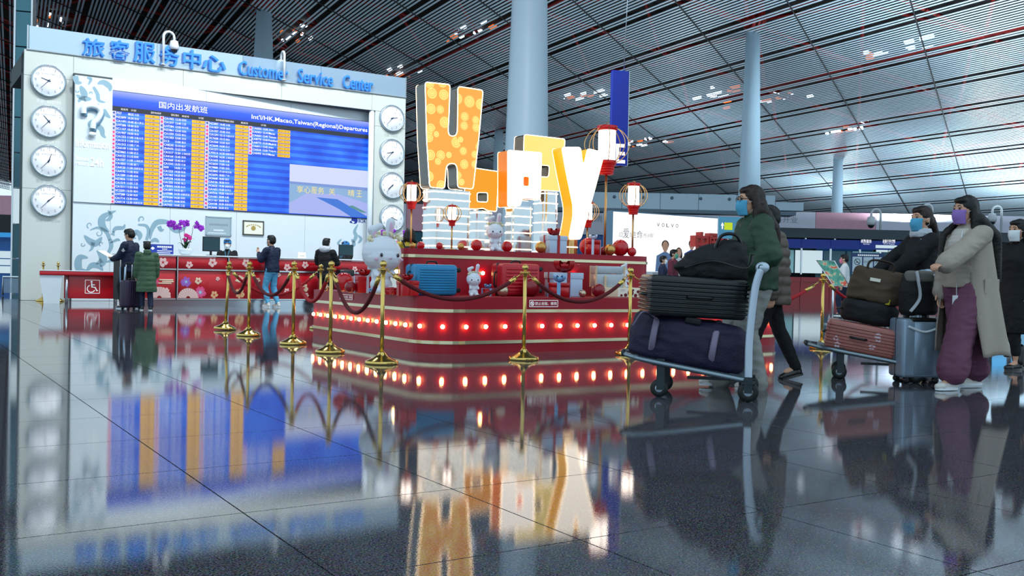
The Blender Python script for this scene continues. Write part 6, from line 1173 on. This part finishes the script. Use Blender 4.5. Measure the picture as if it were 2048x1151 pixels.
# portraits printed on the advert: plain stand-ins
def portrait(px, ytop, ybot, wd, hair_m, top_m, longh=False):
    A, B = lv(px, ytop), lv(px, ybot); h = A[1] - B[1]; x, z = A[0], A[1]; hd = wd * .17; ms = [hair_m, M_SKIN, top_m]; g = MB(); el = lambda cx, cz, rx, rz: [(cx + rx * math.cos(q * .3142), cz + rz * math.sin(q * .3142)) for q in range(20)]
    if longh: g.plate([el(x, z - hd * 2.1, hd * 1.3, hd * 2.2)], 0, -.002, 0)
    g.plate([el(x, z - hd * 1.0, hd * 1.08, hd * 1.0)], 0, -.003, 0); g.plate([el(x, z - hd * 1.35, hd * .86, hd * 1.15)], 0, -.004, 1); g.plate([[(x - hd * .4, z - hd * 2.2), (x + hd * .4, z - hd * 2.2), (x + hd * .5, z - hd * 3), (x - hd * .5, z - hd * 3)]], 0, -.003, 1)
    g.plate([[(x - hd * .5, z - hd * 2.6), (x + hd * .5, z - hd * 2.6), (x + wd * .42, z - hd * 3.5), (x + wd * .5, B[1]), (x - wd * .5, B[1]), (x - wd * .42, z - hd * 3.5)]], 0, -.0035, 2); g.build('portrait', ms, LB)
portrait(1331, 480, 560, 1.0, M_HAIRB, mat('print_shirt_blue', '6d8cb4', .6, var=.05)); portrait(1358, 495, 560, .85, M_HAIRB, M_WHITEC, True); portrait(1384, 479, 560, .9, M_HAIRB, mat('print_shirt_royal', '2f5cc0', .6, var=.05))
# big red three-dimensional characters beyond the advert
for k, (chh, xa, xb, ya, yb) in enumerate((('中', 1386, 1412, 463, 505), ('国', 1415, 1432, 466, 505), ('年', 1437, 1456, 467, 505))):
    p = TP(26.5); A, B = p.uv(xa, ya), p.uv(xb, yb); t = thing('red_character', 'big red block character %s standing before the car advertisement' % ('tallest, nearest the portraits', 'in the middle of three', 'nearest the green sign')[k], 'sign', W(A[0], 26.5, 0), RZ); g = MB(); g.text(chh, 0, B[0] - A[0], B[1], A[1], 0, 0, .03, .14); g.build('character', mat('character_red', 'b02018', .35, var=.06), t); MB().box(((B[0] - A[0]) / 2, .02, B[1] / 2), (.3, .25, B[1])).build('plinth', M_WHITE, t)
# white desk with papers in front of the advert
p = TP(22.5); A = p.uv(1306, 542); B = p.uv(1352, 542); t = thing('white_desk', 'white reception desk behind the end of the platform', 'desk', W(A[0], 22.5, 0), RZ); dw = B[0] - A[0] + .8; zt2 = A[1]
MB().rbox((dw / 2, .3, zt2 - .02), (dw, .7, .04), .008).build('desk_top', M_TOP, t); MB().box((dw / 2, .32, (zt2 - .04) / 2), (dw - .06, .55, zt2 - .04)).build('desk_body', M_WHITE, t); MB().box((dw / 2, .03, zt2 * .42), (dw * .8, .02, .3)).build('printed_panel', mat('print_pale_blue', 'a6c4e0', .5, var=.3, vs=8), t); MB().box((dw / 2, .02, zt2 * .66), (dw - .06, .02, .03)).build('steel_strip', M_TRIM, t)
# ================================================================ HANGING BLUE SIGN
M_BSGN = mat('hanging_sign_blue', '0f2a9c', .4, var=.04, emis='0c2796', est=.25); P = AT(1238, 236, 24.0); a, b = AT(1221, 236, 24), AT(1256, 236, 24); zt_, zb_ = AT(1238, 142, 24).z, AT(1238, 331, 24).z
HS = thing('hanging_sign', 'tall dark blue hanging banner sign with white letter E', 'sign', (P.x, P.y, zb_), .25); hw_ = (b.x - a.x)
MB().rbox((0, 0, (zt_ - zb_) / 2), (hw_, .14, zt_ - zb_), .015).build('sign_body', M_BSGN, HS); g = MB(); g.text('E', -hw_ * .2, hw_ * .36, .05, .52, -.075, 0, .02); g.build('letter', M_SW, HS); MB().box((hw_ / 2 + .005, 0, (zt_ - zb_) / 2), (.012, .15, zt_ - zb_)).build('edge_strip', M_TRIM, HS)
MB().tube([(.1, 0, zt_ - zb_), (.16, 0, zt_ - zb_ + 2), (.35, .1, CZ(Vector((P.x, P.y, 0)).dot(QB)) - zb_)], .01, 5).build('cable', M_TRIM, HS)
# ================================================================ BACKGROUND: footbridge, hoardings, check-in island
M_BRG = mat('bridge_pale_blue', 'b4cddc', .4, var=.03, vs=.5); M_LEDGE = mat('bridge_ledge_grey', '5d7484', .5, var=.05)
YB = 60.0; A, B = AT(1090, 384, YB), AT(1546, 384, YB); z1, z0 = AT(1330, 388, YB).z, AT(1330, 420, YB).z
BR = thing('footbridge', 'pale blue footbridge beam with small round dots crossing behind the advert', 'bridge', (A.x, YB, 0)); bw = B.x - A.x
for k in range(6): MB().rbox((bw * (k + .5) / 6, 0, (z0 + z1) / 2), (bw / 6 - .02, 1.2, z1 - z0), .02, seg=1, sm=False).build('panel', M_BRG, BR)
for k in range(8): MB().lathe([(.1, 0), (.1, .03)], 14, M=Matrix.Translation((bw * (k + .4) / 8, -.6, z0 + (z1 - z0) * .72)) @ Matrix.Rotation(PI / 2, 4, 'X')).build('round_fixing', M_LEDGE, BR)
MB().box((bw / 2 + .5, .1, z0 - .1), (bw + 1.5, 1.5, .2)).build('ledge', M_LEDGE, BR); MB().box((bw + .9, .1, z0 + .35), (1.7, 1.1, .5)).build('end_beam', M_BRG, BR)
for x in (.4, bw - .4): MB().lathe([(.3, 0), (.3, z0)], 16, c=(x, .2, 0)).build('pier', M_BRG, BR)
# far shop row and hoardings
M_HOARD = mat('hoarding_white_pink', 'd6d4e2', .6, var=.05, vs=.3); M_HPINK = mat('hoarding_pink', 'd8a0b0', .6, var=.08); M_SHOPG = mat('shop_glass_teal', '3a6a78', .1, .2, var=.4, vs=.6); M_SHOPW = glow('shop_lit_white', 'cfe6f0', .9); M_SHOPB = mat('shop_blue', '1a4a86', .4, var=.1, emis='1c5aa0', est=.15); M_SHOPD = mat('shop_dark', '141d24', .6, var=.2)
WBK = thing('wall_far', None, None, (0, 72, 0), kind='structure')
x = -61.0; k = 0
while x < 95:
    wv = (3.2, 4.4, 3.8)[k % 3]
    if not (x > 4.0 and x < 4.01):
        MB().box((x + wv / 2, .4, 2.0), (wv - .04, .8, 4.0)).build('shop_front', (M_SHOPW, M_SHOPG, M_SHOPB, M_SHOPW, M_SHOPG)[k % 5], WBK); MB().box((x + wv / 2, .1, 5.0), (wv - .03, 1.0, 1.96)).build('hoarding_panel', (M_HOARD, M_HOARD, M_HPINK, M_HOARD)[k % 4], WBK)
        MB().box((x + .06, -.1, 2.0), (.12, .3, 4.0)).build('mullion', M_SHOPD, WBK); MB().box((x + wv / 2, -.08, 1.1), (wv - .2, .1, .9)).build('display_low', M_SHOPD if k % 2 else M_SHOPG, WBK)
    x += wv; k += 1
pf = Plane((0, 71.5, 0), (1, 0, 0))
for tx, xa, xb, ya, yb in (('即将开业', 1535, 1596, 432, 445), ('烤肉', 1183, 1204, 430, 443)): ptext(WBK, tx, xa, ya, xb, yb, M_GREYP, uvf=pf.uv, y=-.42, off=.0)
# --- check-in island
YI = 63.0; PI_ = Plane((0, YI, 0), Vector((1, .04, 0))); iu = PI_.uv
CI = thing('check_in_island', 'check-in island with dark canopy, blue fascia, glass screens and dark red base', 'counter', PI_.O, PI_.rz); xa, xb = iu(1540, 500)[0], iu(2060, 500)[0]; iw = xb - xa
zc = lambda py, px=1640: iu(px, py)[1]
MB().box(((xa + xb) / 2, 3.0, zc(467)), (iw + 1, 7.0, .62)).build('canopy', mat('canopy_slate', '3c4a54', .5, var=.08), CI); MB().box(((xa + xb) / 2, 1.0, zc(485)), (iw, 2.6, .35)).build('soffit', M_SHOPD, CI)
n = 9
for k in range(n):
    x0_, x1_ = xa + iw * k / n, xa + iw * (k + 1) / n; xm = (x0_ + x1_) / 2
    MB().box((xm, -.35, (zc(479) + zc(497)) / 2), (x1_ - x0_ - .03, .12, zc(479) - zc(497))).build('fascia_panel', mat('fascia_navy', '0e2c86', .4, var=.05, emis='0e2c86', est=.2), CI)
    MB().box((xm, .0, (zc(548) + zc(570)) / 2), (x1_ - x0_ - .03, .9, zc(548) - zc(557))).build('upper_red_panel', mat('island_red_dark', 'a40c18', .3, var=.06, coat=.3), CI); MB().box((xm, .05, zc(559) / 2), (x1_ - x0_ - .03, .8, zc(559))).build('lower_red_panel', MATS['island_red_dark'], CI)
    MB().box((xm, .9, (zc(500) + zc(546)) / 2), (x1_ - x0_ - .1, .04, zc(500) - zc(546))).build('glass_screen', (M_SHOPG, M_SHOPW, M_SHOPG, M_SHOPB)[k % 4] if k % 3 else mat('island_glass_pale', '7fb4bc', .15, var=.1, emis='7fb4bc', est=.35), CI)
    MB().box((x0_ + .05, -.3, (zc(497) + zc(549)) / 2), (.1, .1, zc(497) - zc(549))).build('post', M_TRIM, CI); MB().box((x0_ + .3, -.3, zc(476)), (.1, .1, .3)).build('hanger', M_TRIM, CI)
for tx, xa_, xb_, ya, yb in (('商务服务', 1717, 1738, 479, 486), ('Business Center', 1722, 1734, 487, 489), ('逾重行李交费', 1760, 1785, 479, 486), ('Excess Baggage', 1762, 1784, 487, 489)): ptext(CI, tx, xa_, ya, xb_, yb, M_SW, uvf=iu, y=-.42, off=.0)
g = MB(); a, b = iu(1746, 490), iu(1788, 497); g.box(((a[0] + b[0]) / 2, -.43, (a[1] + b[1]) / 2), (b[0] - a[0], .02, a[1] - b[1])); g.build('white_notice', M_SHOPW, CI)
# cameras on arched poles on the canopy
zc_ = zc(467) + .31
for px, lb in ((1768, 'white dome camera on arched pole standing on the check-in canopy by the ceiling column'), (1872, 'white dome camera on arched pole behind the black-jacketed woman'), (2012, 'white dome camera on arched pole beyond the beige coat')):
    x = iu(px, 470)[0]; cctv(PI_.loc(x, zc_, .6), PI, 1.1 if px < 1800 else 1.5, lb, 2.2)
# --- information board, poster stand
PN = Plane(AT(1735, 540, 40.0) * 1, (1, .1, 0)); PN.O.z = 0; a, b = PN.uv(1703, 505), PN.uv(1767, 546); nb = thing('notice_board', 'blue-framed notice board with three white safety posters', 'board', PN.loc(a[0], 0), PN.rz); bw_, zt3, zb3 = b[0] - a[0], a[1], b[1]
MB().box((bw_ / 2, 0, (zt3 + zb3) / 2), (bw_, .08, zt3 - zb3)).build('board', mat('board_navy', '1c3a6a', .4, var=.04), nb)
for k in range(3): MB().box((bw_ * (k + .5) / 3, -.045, zb3 + (zt3 - zb3) * .42), (bw_ / 3 - .06, .01, (zt3 - zb3) * .76)).build('poster', mat('poster_pale', 'b9ccd8', .5, var=.05), nb)
g = MB(); [g.box((bw_ * (.2 + .06 * q), -.043, zt3 - .09), (.05, .006, .06)) for q in range(11)]; g.build('heading', M_LET, nb, kind='stuff')
cx, cz = bw_ / 6, zt3 - .36; g = MB(); g.ribbon([(cx + .12 * math.cos(k * .5236), cz + .12 * math.sin(k * .5236)) for k in range(13)], [.025] * 13, -.052); g.ribbon([(cx - .08, cz + .08), (cx + .08, cz - .08)], [.025, .025], -.052); g.ribbon([(cx - .05, cz - .02), (cx + .06, cz - .02)], [.03, .03], -.052)
for k in range(3): g.ribbon([(bw_ / 2 - .12 + .12 * k + .04 * math.cos(q * .7), cz + .04 * math.sin(q * .7)) for q in range(10)], [.014] * 10, -.052); g.ribbon([(bw_ * 5 / 6 - .15 + .14 * k, cz - .05), (bw_ * 5 / 6 - .08 + .14 * k, cz + .03)], [.03, .02], -.052)
g.build('pictograms', M_INK, nb, kind='stuff')
for x in (.15, bw_ - .15): MB().box((x, .02, zb3 / 2), (.06, .06, zb3)).build('leg', M_TRIM, nb)
def poster_mat():
    m = bpy.data.materials.new('poster_koi_print'); m.use_nodes = True; nt = m.node_tree; b = nt.nodes['Principled BSDF']; tc = nt.nodes.new('ShaderNodeTexCoord')
    n = nt.nodes.new('ShaderNodeTexNoise'); n.inputs['Scale'].default_value = 6.5; n.inputs['Detail'].default_value = 4; nt.links.new(tc.outputs['Object'], n.inputs[0]); r = nt.nodes.new('ShaderNodeValToRGB'); nt.links.new(n.outputs['Fac'], r.inputs[0]); r.color_ramp.elements[0].color = lin('1f6e62'); r.color_ramp.elements[0].position = .3; r.color_ramp.elements[1].color = lin('5aa890'); r.color_ramp.elements[1].position = .5
    for p, c in ((.54, 'd8c8a0'), (.6, 'e0502c'), (.72, 'c83020')): e = r.color_ramp.elements.new(p); e.color = lin(c)
    nt.links.new(r.outputs[0], b.inputs['Base Color']); b.inputs['Roughness'].default_value = .3; return m
Y_ = 20.5; base = AT(1668, 640, Y_); base.z = 0; ps = thing('poster_stand', 'tilted teal and orange poster on a steel stand', 'stand', base, .1); k = Y_ / F
tl, tr_, br, bl = [AT(px, py, Y_) - base for px, py in ((1640, 520), (1676, 521), (1698, 571), (1667, 571))]; Rb = Matrix.Rotation(-.1, 3, 'Z')
Q4 = [Rb @ v for v in (tl, tr_, br, bl)]; Q4[0].y += .18; Q4[1].y += .18; bkq = [v + Vector((0, .02, .0)) for v in Q4]
MB().add(Q4 + bkq, [(3, 2, 1, 0), (4, 5, 6, 7), (0, 1, 5, 4), (1, 2, 6, 5), (2, 3, 7, 6), (3, 0, 4, 7)]).build('poster_panel', poster_mat(), ps); MB().tube(Q4, .012, 6, closed=True).build('frame', M_TRIM, ps); MB().tube([(0, .08, .02), (0, .08, Q4[3].z + .12)], .025, 8).build('post', M_TRIM, ps); MB().lathe([(.2, 0), (.2, .015), (.03, .03)], 20, c=(0, .08, 0)).build('foot', M_TRIM, ps)
# --- green exit pictogram sign beyond the advert
p = AT(1450, 455, 34); t = thing('direction_sign', 'teal direction sign with white arrow and lime square beyond the advert', 'sign', (p.x, p.y, 0), .2); z = p.z
MB().box((0.2, 0, z), (.9, .1, .75)).build('sign_face', mat('sign_teal', '4a8aa8', .4, var=.05, emis='4a8aa8', est=.2), t); MB().box((.1, -.055, z + .05), (.3, .01, .25)).build('lime_square', glow('sign_lime', 'c8e020', .9), t); g = MB(); g.plate([[(-.14, z - .05), (-.14, z + .08), (-.18, z + .06), (-.12, z + .18), (-.06, z + .06), (-.1, z + .08), (-.1, z - .05)]], .002, -.055); g.build('arrow', M_SW, t); MB().lathe([(.05, 0), (.05, z - .37)], 10, c=(.2, 0, 0)).build('post', M_TRIM, t)
# --- kiosks on the right edge
for k, (px, py, Y) in enumerate(((1996, 590, 30.0), (2035, 600, 28.0))):
    p = AT(px, py, Y); t = thing('check_in_kiosk', 'blue-lit self-service kiosk %s' % ('beside the beige coat' if k == 0 else 'behind the person in black'), 'kiosk', (p.x, p.y, 0), .3); MB().rbox((0, 0, .55), (.5, .4, 1.1), .03).build('pedestal', M_WHITE, t); MB().rbox((0, -.05, 1.45), (.62, .12, .72), .03).build('head', M_SHOPD, t); MB().box((0, -.115, 1.45), (.54, .01, .6)).build('screen', glow('kiosk_screen_blue', '5ab4f0', 1.2), t); MB().box((0, -.205, .6), (.36, .01, .7)).build('lit_front', glow('kiosk_front', '7fc4f0', .8), t)
# ================================================================ LEFT EDGE: shop block behind the clock pillar
p = AT(20, 560, 40.0); t = thing('shop_block', 'dark blue shop block with white sign strips behind the clock pillar', 'shop', (p.x, p.y, 0), .25)
zz = lambda py: AT(20, py, 40.0).z
MB().box((-2.5, 2, zz(440) / 2), (7.2, 4, zz(440))).build('shop_body', M_SHOPB, t)
for k, (a, b) in enumerate(((502, 516), (518, 530), (532, 546))): MB().box((-2.5, -.05, (zz(a) + zz(b)) / 2), (7.0, .1, zz(a) - zz(b))).build('sign_strip', M_SHOPW, t)
MB().box((-2.5, -.3, zz(448)), (7.2, .8, .7)).build('dark_header', M_SHOPD, t); MB().box((-1.2, -.06, zz(462)), (3.5, .05, .5)).build('blue_lit_sign', glow('shop_sign_blue', '3f9fe8', .8), t)
p = AT(36, 590, 31.0); t = thing('glass_lift_shaft', 'narrow glazed shaft with bright windows directly behind the clock pillar', 'lift', (p.x + .1, p.y, 0), .3)
for k in range(9): MB().box((0, 0, .55 + k * 1.1), (.42, .6, 1.06)).build('glass_panel', (M_SHOPG, M_SHOPG, M_SHOPW, M_SHOPG, M_SHOPW)[k % 5] if k < 4 else M_SHOPG, t)
MB().box((-.24, 0, 5), (.05, .65, 10)).build('corner_post', M_TRIM, t); MB().box((.24, 0, 5), (.05, .65, 10)).build('corner_post', M_TRIM, t)
p = G(22, 594); t = thing('low_glass_barrier', 'low chrome and glass barrier beside the clock pillar', 'barrier', (p.x - .3, p.y + 1.2, 0), .3); MB().tube([(-.5, 0, .02), (-.5, 0, .55), (.9, 0, .55), (.9, 0, .02)], .03, 8).build('rail', M_TRIM, t)
for k in range(3): MB().box((-.28 + .46 * k, 0, .3), (.42, .02, .42)).build('glass_panel', M_CLEAR, t)
bpy.data.scenes.remove(TMP)
